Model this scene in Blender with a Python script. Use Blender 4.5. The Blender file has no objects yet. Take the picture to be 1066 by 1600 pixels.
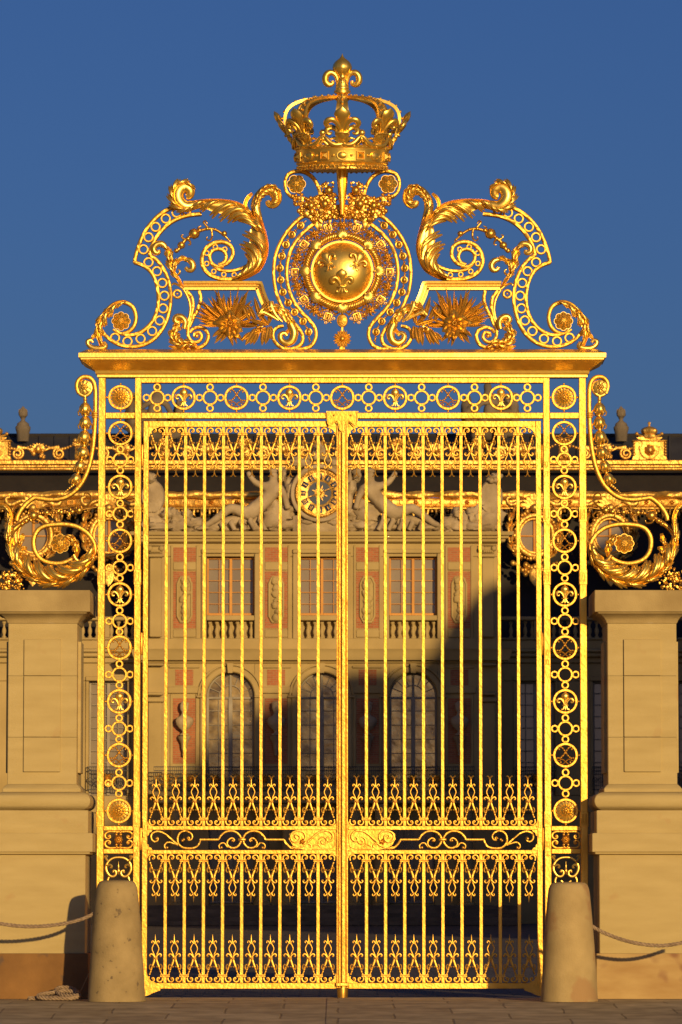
import bpy, math, random
from mathutils import Vector, Matrix, noise
R = math.radians
rnd = random.Random(7)
C = bpy.context.scene.collection
PI = math.pi

# ------------------------------------------------------------------ camera model
D = 55.0                      # camera to gate
SC = 125.4                    # photograph pixels per metre on the gate plane
PX = 1.0 / SC
HOR = 1380.0                  # horizon row in the photograph
FPX = D * SC
CAMH = (1557.0 - HOR) / SC
CAMX = -2 * PX
PITCH = math.atan((HOR - 800.0) / FPX)
CAM = Vector((CAMX, -D, CAMH))
_f = Vector((0, math.cos(PITCH), math.sin(PITCH)))
_u = Vector((0, -math.sin(PITCH), math.cos(PITCH)))

def W(px, py, Y=0.0):
    """measured point of the photograph -> (x, z) on the plane at depth Y"""
    d = _f * FPX + Vector((1, 0, 0)) * (px - 533.0) + _u * (800.0 - py)
    t = (Y - CAM.y) / d.y
    p = CAM + d * t
    return (p.x, p.z)

# ------------------------------------------------------------------ materials
MAT = {}
def nodes_of(name):
    m = bpy.data.materials.new(name); m.use_nodes = True
    nt = m.node_tree
    return m, nt, nt.nodes['Principled BSDF']

def mat(name, c1, c2=None, rough=.8, metal=0.0, scale=4.0, bump=.0, bscale=30.0, stretch=(1,1,1), rough2=None, detail=6.0, spots=None, spec=None, bdist=.01):
    m, nt, b = nodes_of(name)
    L = nt.links.new
    tc = nt.nodes.new('ShaderNodeTexCoord')
    mp = nt.nodes.new('ShaderNodeMapping'); mp.inputs['Scale'].default_value = stretch
    L(tc.outputs['Object'], mp.inputs['Vector'])
    b.inputs['Roughness'].default_value = rough
    b.inputs['Metallic'].default_value = metal
    if spec is not None: b.inputs['Specular IOR Level'].default_value = spec
    b.inputs['Base Color'].default_value = (*c1, 1)
    if c2:
        n = nt.nodes.new('ShaderNodeTexNoise'); n.inputs['Scale'].default_value = scale; n.inputs['Detail'].default_value = detail
        L(mp.outputs[0], n.inputs['Vector'])
        r = nt.nodes.new('ShaderNodeValToRGB')
        r.color_ramp.elements[0].position = .32; r.color_ramp.elements[1].position = .68
        r.color_ramp.elements[0].color = (*c1, 1); r.color_ramp.elements[1].color = (*c2, 1)
        L(n.outputs['Fac'], r.inputs['Fac'])
        out = r.outputs['Color']
        if spots:                                   # (colour, scale, threshold)
            s = nt.nodes.new('ShaderNodeTexNoise'); s.inputs['Scale'].default_value = spots[1]; s.inputs['Detail'].default_value = 3
            L(tc.outputs['Object'], s.inputs['Vector'])
            rr = nt.nodes.new('ShaderNodeValToRGB')
            rr.color_ramp.elements[0].position = spots[2]; rr.color_ramp.elements[1].position = spots[2] + .06
            L(s.outputs['Fac'], rr.inputs['Fac'])
            mx = nt.nodes.new('ShaderNodeMix'); mx.data_type = 'RGBA'
            L(rr.outputs['Color'], mx.inputs['Factor'])
            L(out, mx.inputs['A']); mx.inputs['B'].default_value = (*spots[0], 1)
            out = mx.outputs['Result']
        L(out, b.inputs['Base Color'])
        if rough2 is not None:
            mr = nt.nodes.new('ShaderNodeMapRange')
            mr.inputs['To Min'].default_value = rough; mr.inputs['To Max'].default_value = rough2
            L(n.outputs['Fac'], mr.inputs['Value']); L(mr.outputs[0], b.inputs['Roughness'])
    if bump:
        n2 = nt.nodes.new('ShaderNodeTexNoise'); n2.inputs['Scale'].default_value = bscale; n2.inputs['Detail'].default_value = 3
        L(mp.outputs[0], n2.inputs['Vector'])
        bp = nt.nodes.new('ShaderNodeBump'); bp.inputs['Strength'].default_value = bump; bp.inputs['Distance'].default_value = bdist
        L(n2.outputs['Fac'], bp.inputs['Height']); L(bp.outputs[0], b.inputs['Normal'])
    MAT[name] = m
    return m

mat('gold_leaf', (.84,.515,.095), (.70,.39,.055), rough=.43, rough2=.52, metal=.93, scale=5, bump=.55, bscale=27, bdist=.009)
mat('gold_cast', (.95,.665,.15), (.84,.535,.10), rough=.30, rough2=.40, metal=.88, scale=7, bump=.18, bscale=30, bdist=.006)
mat('gold_dark', (.80,.49,.09), (.56,.31,.05), rough=.30, rough2=.42, metal=.88, scale=9, bump=.2, bscale=30, bdist=.006)  # tarnished gold; dark reflections of curved garlands also put into its colour
mat('gold_far', (.84,.52,.12), (.60,.33,.06), rough=.46, metal=.8, scale=1.5, bump=.5, bscale=6, bdist=.08)
mat('stone', (.475,.375,.165), (.42,.325,.135), rough=.9, scale=1.6, bump=.6, bscale=45, bdist=.007, stretch=(1,1,5), spots=((.42,.285,.12), 1.5, .66))
mat('stone_stained', (.27,.14,.04), (.17,.085,.025), rough=.92, scale=2.2, bump=.5, bscale=50, bdist=.006, spots=((.12,.075,.045), 3.0, .64))
mat('stone_bollard', (.38,.285,.13), (.25,.185,.08), rough=.92, scale=3.2, bump=.6, bscale=45, bdist=.006, spots=((.15,.11,.06), 13.0, .65))
mat('stone_far', (.45,.34,.145), (.35,.26,.105), rough=.9, scale=.7, bump=.3, bscale=4, bdist=.03)
mat('stone_sculpt', (.46,.365,.225), (.28,.21,.12), rough=.9, scale=1.5, bump=.6, bscale=5, bdist=.06)
mat('stone_grey', (.20,.16,.11), (.10,.08,.055), rough=.95, scale=1.2, bump=.5, bscale=6, bdist=.05)
mat('slate', (.045,.044,.044), (.028,.027,.028), rough=.7, scale=1.0, bump=.2, bscale=8, bdist=.02)
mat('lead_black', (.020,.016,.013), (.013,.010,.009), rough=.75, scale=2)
mat('iron_black', (.012,.011,.011), rough=.5)
mat('wood_ochre', (.62,.29,.045), (.50,.22,.03), rough=.6, scale=2)
mat('wood_pale', (.34,.30,.23), (.25,.22,.17), rough=.65, scale=2)
mat('glass_pale', (.27,.22,.14), (.20,.165,.11), rough=.12, scale=.8, spec=.6)
mat('glass_gold_glimmer', (.62,.44,.15), (.16,.11,.05), rough=.14, scale=1.9, detail=3, spec=.8, metal=.55, bump=.35, bscale=2.2, bdist=.03)  # gold curtains and the glimmer of reflected sky put into the pane colour
mat('glass_dark', (.045,.055,.065), (.02,.022,.026), rough=.08, scale=1.0, spec=.6)
mat('stone_wing_bounce', (.64,.53,.36), (.54,.43,.28), rough=.9, scale=.5)  # kept pale so the unseen wings bounce more light into the court
mat('clock_blue', (.012,.03,.075), rough=.5)
mat('rope_fibre', (.34,.25,.16), (.22,.155,.095), rough=.9, scale=20, bump=.5, bscale=160, bdist=.003)

# brick with its own courses
m, nt, b = nodes_of('brick')
tc = nt.nodes.new('ShaderNodeTexCoord'); mp = nt.nodes.new('ShaderNodeMapping')
mp.inputs['Rotation'].default_value = (R(90), 0, 0)
bk = nt.nodes.new('ShaderNodeTexBrick'); bk.inputs['Scale'].default_value = 2.2
bk.inputs['Color1'].default_value = (.42,.14,.055,1); bk.inputs['Color2'].default_value = (.31,.10,.04,1); bk.inputs['Mortar'].default_value = (.34,.22,.11,1)
bk.inputs['Mortar Size'].default_value = .02; bk.inputs['Row Height'].default_value = .17; bk.inputs['Brick Width'].default_value = .5
nt.links.new(tc.outputs['Object'], mp.inputs['Vector']); nt.links.new(mp.outputs[0], bk.inputs['Vector']); nt.links.new(bk.outputs['Color'], b.inputs['Base Color'])
b.inputs['Roughness'].default_value = .9; MAT['brick'] = m

def setts(name, ca, cb, mort, sx, sy, bumpd=.012, streak=True):
    m, nt, b = nodes_of(name); L = nt.links.new
    tc = nt.nodes.new('ShaderNodeTexCoord')
    nz = nt.nodes.new('ShaderNodeTexNoise'); nz.inputs['Scale'].default_value = .9; nz.inputs['Detail'].default_value = 4
    L(tc.outputs['Object'], nz.inputs['Vector'])
    ad = nt.nodes.new('ShaderNodeMixRGB'); ad.blend_type = 'ADD'; ad.inputs['Fac'].default_value = .10
    L(tc.outputs['Object'], ad.inputs['Color1']); L(nz.outputs['Color'], ad.inputs['Color2'])
    bk = nt.nodes.new('ShaderNodeTexBrick'); bk.inputs['Scale'].default_value = 1
    bk.inputs['Brick Width'].default_value = sx; bk.inputs['Row Height'].default_value = sy
    bk.inputs['Mortar Size'].default_value = .018; bk.inputs['Mortar Smooth'].default_value = .6
    bk.inputs['Color1'].default_value = (*ca,1); bk.inputs['Color2'].default_value = (*cb,1); bk.inputs['Mortar'].default_value = (*mort,1)
    L(ad.outputs[0], bk.inputs['Vector'])
    n2 = nt.nodes.new('ShaderNodeTexNoise'); n2.inputs['Scale'].default_value = 3.0; n2.inputs['Detail'].default_value = 8
    L(tc.outputs['Object'], n2.inputs['Vector'])
    mr = nt.nodes.new('ShaderNodeMapRange'); mr.inputs['From Min'].default_value = .3; mr.inputs['From Max'].default_value = .7
    mr.inputs['To Min'].default_value = .72; mr.inputs['To Max'].default_value = 1.3
    L(n2.outputs['Fac'], mr.inputs['Value'])
    mu = nt.nodes.new('ShaderNodeMixRGB'); mu.blend_type = 'MULTIPLY'; mu.inputs['Fac'].default_value = 1
    L(bk.outputs['Color'], mu.inputs['Color1']); L(mr.outputs[0], mu.inputs['Color2']); L(mu.outputs[0], b.inputs['Base Color'])
    b.inputs['Roughness'].default_value = .8
    b.inputs['Specular IOR Level'].default_value = .25
    bp = nt.nodes.new('ShaderNodeBump'); bp.inputs['Distance'].default_value = bumpd; bp.inputs['Strength'].default_value = .6
    mx = nt.nodes.new('ShaderNodeMath'); mx.operation = 'SUBTRACT'
    L(n2.outputs['Fac'], mx.inputs[0]); L(bk.outputs['Fac'], mx.inputs[1]); L(mx.outputs[0], bp.inputs['Height']); L(bp.outputs[0], b.inputs['Normal'])
    MAT[name] = m
setts('paving', (.44,.36,.215), (.36,.285,.165), (.25,.195,.11), 1.3, .8, .006)
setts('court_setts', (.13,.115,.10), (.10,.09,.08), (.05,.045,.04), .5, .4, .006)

# ------------------------------------------------------------------ mesh builder
_j = [0]
SWK = [1.0]
def jit():
    _j[0] = (_j[0] + 7) % 23
    return _j[0] * .00045

def cr(pts, n=6, closed=False):
    """Catmull-Rom through 2D or 3D points"""
    P = [Vector(p if len(p) == 3 else (p[0], p[1], 0)) for p in pts]
    out = []; N = len(P)
    rng = range(N if closed else N-1)
    for i in rng:
        if closed: a, b, c, d = P[(i-1)%N], P[i], P[(i+1)%N], P[(i+2)%N]
        else: a, b, c, d = P[max(i-1,0)], P[i], P[i+1], P[min(i+2,N-1)]
        for k in range(n):
            t = k/n
            out.append(.5*((2*b)+(c-a)*t+(2*a-5*b+4*c-d)*t*t+(3*b-a-3*c+d)*t**3))
    if not closed: out.append(P[-1].copy())
    return [(v.x, v.y) if len(pts[0]) == 2 else (v.x, v.y, v.z) for v in out]

def spiral(cx, cy, r0, r1, a0, a1, n=24):
    return [(cx + (r0+(r1-r0)*k/n)*math.cos(R(a0+(a1-a0)*k/n)), cy - (r0+(r1-r0)*k/n)*math.sin(R(a0+(a1-a0)*k/n))) for k in range(n+1)]

def lerp_list(L, t):
    if not isinstance(L, (list, tuple)): return L
    x = t*(len(L)-1); i = min(int(x), len(L)-2); f = x-i
    return L[i]*(1-f)+L[i+1]*f

class MB:
    def __init__(s): s.v = []; s.f = []
    def grid(s, rows, close_u=False, close_v=False):
        base = len(s.v); n = len(rows); m = len(rows[0])
        for r in rows: s.v.extend([tuple(p) for p in r])
        for i in range(n if close_u else n-1):
            for j in range(m if close_v else m-1):
                a = base+i*m+j; b_ = base+i*m+(j+1)%m; i2 = (i+1)%n
                s.f.append((a, b_, base+i2*m+(j+1)%m, base+i2*m+j))
        return base
    def cap(s, idx): s.f.append(tuple(idx))
    def box(s, x0, x1, y0, y1, z0, z1, ch=0):
        if ch:
            xs0, xs1 = x0+ch, x1-ch
            rows = []
            for (zz, o) in ((z0, ch), (z0+ch, 0), (z1-ch, 0), (z1, ch)):
                a0, a1, b0, b1 = x0+o, x1-o, y0+o, y1-o
                rows.append([(a0,b0+ch,zz),(a0+ch,b0,zz),(a1-ch,b0,zz),(a1,b0+ch,zz),(a1,b1-ch,zz),(a1-ch,b1,zz),(a0+ch,b1,zz),(a0,b1-ch,zz)])
            b = s.grid(rows, close_v=True)
            s.cap([b+i for i in range(7,-1,-1)]); s.cap([b+24+i for i in range(8)])
            return
        b = len(s.v)
        s.v += [(x0,y0,z0),(x1,y0,z0),(x1,y1,z0),(x0,y1,z0),(x0,y0,z1),(x1,y0,z1),(x1,y1,z1),(x0,y1,z1)]
        for q in ((0,3,2,1),(4,5,6,7),(0,1,5,4),(1,2,6,5),(2,3,7,6),(3,0,4,7)): s.f.append(tuple(b+i for i in q))
    def sweep(s, pts, w, y0, y1, closed=False, bev=.18, taper=None, prof=None):
        """pts: (x,z) world points; flat bar of face width w, front at y0, back at y1"""
        dj = jit(); y0 += dj; y1 += dj
        n = len(pts); rows = []
        for i, p in enumerate(pts):
            if closed: a, b = pts[i-1], pts[(i+1)%n]
            else: a, b = pts[max(i-1,0)], pts[min(i+1,n-1)]
            tx, tz = b[0]-a[0], b[1]-a[1]; l = math.hypot(tx, tz) or 1
            nx, nz = -tz/l, tx/l
            # mitre
            if 0 < i < n-1 or closed:
                q0, q1 = pts[i-1], pts[(i+1)%n]
                d0 = Vector((p[0]-q0[0], p[1]-q0[1])); d1 = Vector((q1[0]-p[0], q1[1]-p[1]))
                if d0.length > 1e-9 and d1.length > 1e-9:
                    c = max(.45, math.sqrt(max(0,(1+d0.normalized().dot(d1.normalized()))/2)))
                    nx /= c; nz /= c
            ww = lerp_list(w, i/max(n-1,1)) * .5 * (1 if prof else SWK[0])
            if prof: pr = [(u*ww, y0+(y1-y0)*d) for u, d in prof]
            else:
                bb = min(bev*ww*2, abs(y1-y0)*.3)
                pr = [(-ww+bb,y0),(ww-bb,y0),(ww,y0+bb),(ww,y1),(-ww,y1),(-ww,y0+bb)]
            rows.append([(p[0]+nx*u, y, p[1]+nz*u) for u, y in pr])
        m = len(rows[0])
        b = s.grid(rows, close_u=closed, close_v=True)
        if not closed:
            s.cap([b+i for i in range(m-1,-1,-1)]); s.cap([b+(n-1)*m+i for i in range(m)])
    def ring(s, cx, cz, r, w, y0, y1, n=28, ez=1.0):
        s.sweep([(cx+r*math.cos(2*PI*k/n), cz+r*ez*math.sin(2*PI*k/n)) for k in range(n)], w, y0, y1, closed=True)
    def tube(s, pts, rad, n=7, closed=False, flat=1.0):
        P = [Vector(p) for p in pts]; N = len(P); rows = []; up = None
        for i, p in enumerate(P):
            if closed: t = P[(i+1)%N]-P[i-1]
            else: t = P[min(i+1,N-1)]-P[max(i-1,0)]
            if t.length < 1e-9: t = Vector((0,0,1))
            t.normalize()
            if up is None:
                up = Vector((0,-1,0)) if abs(t.y) < .9 else Vector((1,0,0))
            up = (up - t*up.dot(t))
            if up.length < 1e-6: up = t.orthogonal()
            up.normalize(); sd = t.cross(up)
            r = lerp_list(rad, i/max(N-1,1))
            rows.append([p + (up*math.cos(2*PI*k/n)*flat + sd*math.sin(2*PI*k/n))*r for k in range(n)])
        b = s.grid(rows, close_u=closed, close_v=True)
        if not closed:
            s.cap([b+i for i in range(n-1,-1,-1)]); s.cap([b+(N-1)*n+i for i in range(n)])
    def lathe(s, prof, c=(0,0,0), n=16, sy=1.0, rib=0, ribd=0.0, axis='z'):
        rows = []
        for r, z in prof:
            row = []
            for k in range(n):
                a = 2*PI*k/n; rr = r*(1+ribd*(abs(math.cos(a*rib/2))-.5)) if rib else r
                x, y = rr*math.cos(a), rr*math.sin(a)*sy
                if axis == 'z': row.append((c[0]+x, c[1]+y, c[2]+z))
                elif axis == 'y': row.append((c[0]+x, c[1]+z, c[2]-y))
                else: row.append((c[0]+z, c[1]+x, c[2]+y))
            rows.append(row)
        b = s.grid(rows, close_v=True)
        s.cap([b+i for i in range(n-1,-1,-1)]); s.cap([b+(len(prof)-1)*n+i for i in range(n)])
    def ball(s, c, r, n=8, sx=1, sy=1, sz=1):
        m = max(4, n//2+1); prof = [(max(math.sin(PI*k/m),.02), -math.cos(PI*k/m)) for k in range(m+1)]
        rows = [[(c[0]+r*sx*a*math.cos(2*PI*k/n), c[1]+r*sy*a*math.sin(2*PI*k/n), c[2]+r*sz*z) for k in range(n)] for a, z in prof]
        b = s.grid(rows, close_v=True)
        s.cap([b+i for i in range(n-1,-1,-1)]); s.cap([b+m*n+i for i in range(n)])
    def prism(s, poly, y0, y1, ch=0):
        """poly (x,z) outline, extruded in y"""
        dj = jit(); y0 += dj; y1 += dj
        n = len(poly); b = len(s.v)
        s.v += [(x,y0,z) for x,z in poly]+[(x,y1,z) for x,z in poly]
        s.f.append(tuple(b+i for i in range(n))); s.f.append(tuple(b+n+i for i in range(n-1,-1,-1)))
        for i in range(n): s.f.append((b+i, b+n+i, b+n+(i+1)%n, b+(i+1)%n))
    def add(s, o, M=None):
        b = len(s.v)
        if M is None: s.v += o.v
        else: s.v += [tuple(M @ Vector(p)) for p in o.v]
        s.f += [tuple(b+i for i in f) for f in o.f]
        return s
    def mirror(s):
        o = MB(); o.v = [(-x,y,z) for x,y,z in s.v]; o.f = [tuple(reversed(f)) for f in s.f]; return o
    def mesh(s, name, m, origin=(0,0,0), angle=38, smooth=True):
        me = bpy.data.meshes.new(name)
        ox, oy, oz = origin
        me.from_pydata([(x-ox,y-oy,z-oz) for x,y,z in s.v], [], s.f)
        me.materials.append(MAT[m])
        # consistent outward normals
        import bmesh
        bm = bmesh.new(); bm.from_mesh(me); bmesh.ops.recalc_face_normals(bm, faces=bm.faces); bm.to_mesh(me); bm.free()
        if smooth:
            me.shade_smooth(); me.set_sharp_from_angle(angle=R(angle))
        return me

def place(name, me, parent=None, loc=(0,0,0), rot=None):
    o = bpy.data.objects.new(name, me); C.objects.link(o); o.location = loc
    if rot: o.rotation_euler = rot
    if parent: o.parent = parent
    return o

def part(name, mb, m, parent, origin=None, angle=38, kind=None):
    """one mesh object; vertices are authored in world metres and stored relative to the thing's base"""
    og = parent_origin(parent) if parent else (origin or (0,0,0))
    o = place(name, mb.mesh(name, m, og, angle), parent, (0,0,0) if parent else og)
    if kind: o['kind'] = kind
    return o
def parent_origin(p):
    v = Vector((0,0,0))
    while p: v += p.location; p = p.parent
    return v
def thing(name, label, cat, loc=(0,0,0), group=None):
    o = place(name, None, None, loc)
    o['label'] = label; o['category'] = cat
    if group: o['group'] = group
    return o
def tag(o, label=None, cat=None, group=None, kind=None):
    if label: o['label'] = label
    if cat: o['category'] = cat
    if group: o['group'] = group
    if kind: o['kind'] = kind
    return o
def inst(name, me, parent, wloc, rot=None):
    """a further copy sharing mesh data, at a world point, under its parent"""
    og = parent_origin(parent)
    return place(name, me, parent, Vector(wloc)-og, rot)

# ------------------------------------------------------------------ ornament vocabulary (world metres, facing -Y)
def petal_disc(mb, c, rad, n=8, hgt=.03, lobe=.12, inner=.12, twist=0, nr=6, nt=None, back=.01, cup=0.0):
    nt = nt or n*6; rows = []
    for i in range(nr+1):
        t = inner+(1-inner)*i/nr; row = []
        for k in range(nt):
            a = 2*PI*k/nt+twist; l = abs(math.cos(a*n/2)); l2 = l**.6
            rr = rad*t*(1-lobe*(1-l2)*t)
            h = hgt*(math.sin(PI*min(1,t*1.02))*(.25+.75*l2)) + cup*t*t
            vein = .12*hgt*math.cos(a*n*2)*math.sin(PI*t)
            row.append((c[0]+rr*math.cos(a), c[1]-h-vein, c[2]+rr*math.sin(a)))
        rows.append(row)
    rows.append([(x, c[1]+back, z) for x, y, z in rows[-1]])
    b = mb.grid(rows, close_v=True)
    mb.cap([b+i for i in range(nt-1,-1,-1)]); mb.cap([b+(nr+1)*nt+i for i in range(nt)])

def rosette(mb, c, rad, n=14):
    petal_disc(mb, c, rad, n, rad*.15, .12)
    petal_disc(mb, (c[0],c[1]-rad*.11,c[2]), rad*.58, max(6,n//2), rad*.15, .2)
    mb.ball((c[0],c[1]-rad*.34,c[2]), rad*.17, 8)
    for k in range(7):
        a = 2*PI*k/7; mb.ball((c[0]+rad*.24*math.cos(a), c[1]-rad*.32, c[2]+rad*.24*math.sin(a)), rad*.075, 6)

def flower(mb, c, rad, n=6):
    petal_disc(mb, c, rad, n, rad*.30, .16, nt=n*8, nr=7, cup=-rad*.12)
    petal_disc(mb, (c[0],c[1]-rad*.2,c[2]), rad*.55, n-1, rad*.22, .3, twist=.4)
    for k in range(6):
        a = 2*PI*k/6; mb.ball((c[0]+rad*.13*math.cos(a), c[1]-rad*.42, c[2]+rad*.13*math.sin(a)), rad*.085, 6)
    mb.ball((c[0],c[1]-rad*.45,c[2]), rad*.1, 6)

def fdl(mb, c, h, dep=.5, n=14):
    """fleur-de-lis, height h, centred on c"""
    x, y, z = c; z0 = z - h*.5
    pr = [(.03,.30),(.06,.36),(.08,.48),(.13,.62),(.19,.72),(.205,.79),(.17,.88),(.09,.945),(.035,.975),(.008,1.0)]
    mb.lathe([(r*h, t*h) for r, t in pr], (x, y, z0), n, sy=dep, rib=6, ribd=.10)
    for sgn in (-1,1):
        P = [(.05,.30),(.08,.42),(.15,.55),(.25,.635),(.355,.62),(.41,.54),(.385,.455),(.315,.44),(.285,.49)]
        pts = [(x+sgn*a*h, y-h*.02, z0+b*h) for a, b in cr(P, 3)]
        mb.tube(pts, [.035*h,.05*h,.065*h,.08*h,.088*h,.078*h,.062*h,.045*h,.03*h], 8, flat=.75)
        Q = [(.05,.27),(.08,.18),(.13,.09),(.19,.07),(.2,.12)]
        mb.tube([(x+sgn*a*h, y, z0+b*h) for a, b in cr(Q, 3)], [.04*h,.04*h,.04*h,.035*h,.02*h], 6, flat=.7)
    mb.box(x-.17*h, x+.17*h, y-.09*h, y+.07*h, z0+.265*h, z0+.32*h, .012*h)
    mb.lathe([(r*h, t*h) for r, t in [(.01,0),(.05,.05),(.06,.12),(.035,.2),(.05,.27)]], (x, y, z0), 8, sy=dep)

MONO = [(10.0,9.3),(11.2,11.6),(8.6,13.2),(4.6,11.2),(0,4.8),(-5,-1.8),(-9,-4.6),(-13.6,-4.4),(-14.2,-7.6),(-10.5,-8.6),(-5.4,-6.4),(0,-10.4),(4.4,-14.2),(8.2,-14.0),(7.6,-11.2)]
def monogram(mb, c, s):
    for sg in (-1,1):
        pts = cr([(a,b) for a,b in MONO], 5)
        mb.tube([(c[0]+sg*a*s, c[1]-.004*sg, c[2]+b*s) for a, b in pts], [.8*s,1.1*s,1.3*s,1.35*s,1.2*s,1.1*s,1.1*s,1.1*s,1.0*s,.75*s], 6)
        for i in range(12, 34, 3):
            mb.ball((c[0]+sg*pts[i][0]*s, c[1]-.006, c[2]+pts[i][1]*s), 1.55*s, 6)
        for e in (0,-1): mb.ball((c[0]+sg*pts[e][0]*s, c[1], c[2]+pts[e][1]*s), 1.6*s, 6)

def curlpath(P, n=5): return cr(P, n)

def acanthus(mb, spine, wl, wr, y0, hgt, lobes=5, skew=.10, nv=None, back=.03, curl=0.0, deep=.42):
    """leafy scroll: spine (x,z); wl/wr reach to the left/right of travel; a ribbed body with fluted leaflets flaring off it"""
    nv = nv or lobes*6; N = len(spine)-1
    cum = [0]
    for i in range(N): cum.append(cum[-1]+math.hypot(spine[i+1][0]-spine[i][0], spine[i+1][1]-spine[i][1]))
    T = cum[-1]
    def at(t):
        d = max(0,min(1,t))*T; lo = 0
        while lo < N-1 and cum[lo+1] < d: lo += 1
        f = (d-cum[lo])/max(cum[lo+1]-cum[lo],1e-9)
        a, b = spine[lo], spine[lo+1]; a0 = spine[max(lo-1,0)]; b1 = spine[min(lo+2,N)]
        t0 = (b[0]-a0[0], b[1]-a0[1]); t1 = (b1[0]-a[0], b1[1]-a[1])
        tx = t0[0]*(1-f)+t1[0]*f; tz = t0[1]*(1-f)+t1[1]*f; l = math.hypot(tx,tz) or 1
        return a[0]+(b[0]-a[0])*f, a[1]+(b[1]-a[1])*f, -tz/l, tx/l
    dj = jit(); us = [-1,-.8,-.6,-.4,-.2,0,.2,.4,.6,.8,1]; rows = []
    for i in range(nv+1):
        t = i/nv; x, z, nx, nz = at(t); row = []
        for u in us:
            w = lerp_list(wl if u > 0 else wr, t); w = min(w, max(w*.62, 3*PX)); off = u*w
            h = hgt*(.30+.38*(1-u*u))*min(1, 4*min(t+.05,1.05-t)) + hgt*.10*math.cos(u*PI*4)
            row.append((x+nx*off, y0+dj-h, z+nz*off))
        rows.append(row+[(p[0], y0+dj+back*.6+.004, p[2]) for p in reversed(row)][1:-1])
    b = mb.grid(rows, close_v=True); m = len(rows[0])
    mb.cap([b+i for i in range(m-1,-1,-1)]); mb.cap([b+nv*m+i for i in range(m)])
    sp = T/lobes
    for sd, ws in ((1, wl), (-1, wr)):
        for k in range(lobes):
            te = (k+.85)/lobes
            w = lerp_list(ws, min(1,te))
            if w < 4.5*PX: continue
            tb = te - min(.85, 1.25*w/T+.45/lobes)
            for j, (dt, ww, rr) in enumerate(((-.26,.80,.8),(0.02,1.0,1.0),(.27,.84,.8))):
                t1 = te+dt/lobes; rad = min(sp*.17, w*.24)*rr; pts = []
                for q in range(8):
                    f = q/7; tt = tb+(t1-tb)*f + (.0 if f < 1 else 0)
                    x, z, nx, nz = at(tt); o = sd*w*ww*(.12+.88*f**1.9)
                    ex = 0
                    if tt > 1 or tt < 0:
                        ex = (tt-1 if tt > 1 else tt)*T
                    pts.append((x+nx*o+nz*ex, y0+dj-hgt*(.55+.55*math.sin(PI*min(1,f*1.05))**.8*(1-.25*j*.3))+hgt*.25*f**3, z+nz*o-nx*ex))
                mb.tube(pts, [rad*.35, rad*.6, rad*.8, rad*.95, rad*1.05, rad*1.15, rad*1.1, rad*.5], 7)
                mb.ball(pts[-2], rad*1.12, 7)

def blade(mb, p0, d, L, w, bend=(0,0,0), n=7, fold=.35):
    """pointed metal leaf, folded down the middle"""
    p0 = Vector(p0); d = Vector(d).normalized(); bend = Vector(bend)
    sd = d.cross(Vector((0,-1,0)))
    if sd.length < .05: sd = d.cross(Vector((1,0,0)))
    sd.normalize(); nn = sd.cross(d); 
    if nn.y > 0: nn = -nn
    rows = []
    for i in range(n+1):
        t = i/n; c = p0+d*L*t+bend*L*t*t
        ww = w*(math.sin(PI*min(1,.12+t*.88))**.8)*(1 if t < 1 else .02)+.001
        rows.append([c-sd*ww, c-sd*ww*.45+nn*ww*fold*.5, c+nn*ww*fold*.15, c+sd*ww*.45+nn*ww*fold*.5, c+sd*ww, c-nn*.006])
    b = mb.grid(rows, close_v=True); m = 6
    mb.cap([b+i for i in range(m-1,-1,-1)]); mb.cap([b+n*m+i for i in range(m)])

def clump(mb, c, rad, seeds=9, r=None, sy=.7):
    """fruit and small leaves heaped together"""
    for k in range(seeds):
        a = rnd.uniform(0,2*PI); q = rad*math.sqrt(rnd.random())
        p = (c[0]+q*math.cos(a), c[1]-rnd.uniform(.2,1)*rad*sy, c[2]+q*math.sin(a))
        if rnd.random() < .5: mb.ball(p, rad*rnd.uniform(.16,.34), 8, sz=rnd.uniform(.8,1.3))
        elif rnd.random() < .6:
            a2 = rnd.uniform(0,2*PI); blade(mb, p, (math.cos(a2), -.25, math.sin(a2)), rad*rnd.uniform(.6,1.0), rad*rnd.uniform(.13,.22), (0,.3,-.2), 5)
        else: petal_disc(mb, p, rad*rnd.uniform(.26,.4), 5, rad*.15, .3, nt=20, nr=3)
# ================================================================== GATE FRAME
def U(px, py): return W(px, py, 0)
def XM(px): return W(px, 1050, 0)[0]
def ZM(py): return W(535, py, 0)[1]
def LP(k, pts, org, sc, n=5, smooth=True):
    P = [(org[0]+x/sc, org[1]+y/sc) for x, y in pts]
    if smooth: P = cr(P, n)
    return [U(x, y) for x, y in P]
def ZB(pts, n=5, s=True): return LP(0, pts, (120,260), 3.331, n, s)
def ZC(pts, n=5, s=True): return LP(0, pts, (400,320), 3.948, n, s)
def ZA(pts, n=5, s=True): return LP(0, pts, (0,740), 6.6625, n, s)
def ZU(pts, n=5, s=True): return LP(0, pts, (0,560), 4.1, n, s)
def ZR(pts, n=5, s=True): return LP(0, pts, (220,1180), 5.922, n, s)
def to3(pts, y): return [(x, y, z) for x, z in pts]

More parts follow.
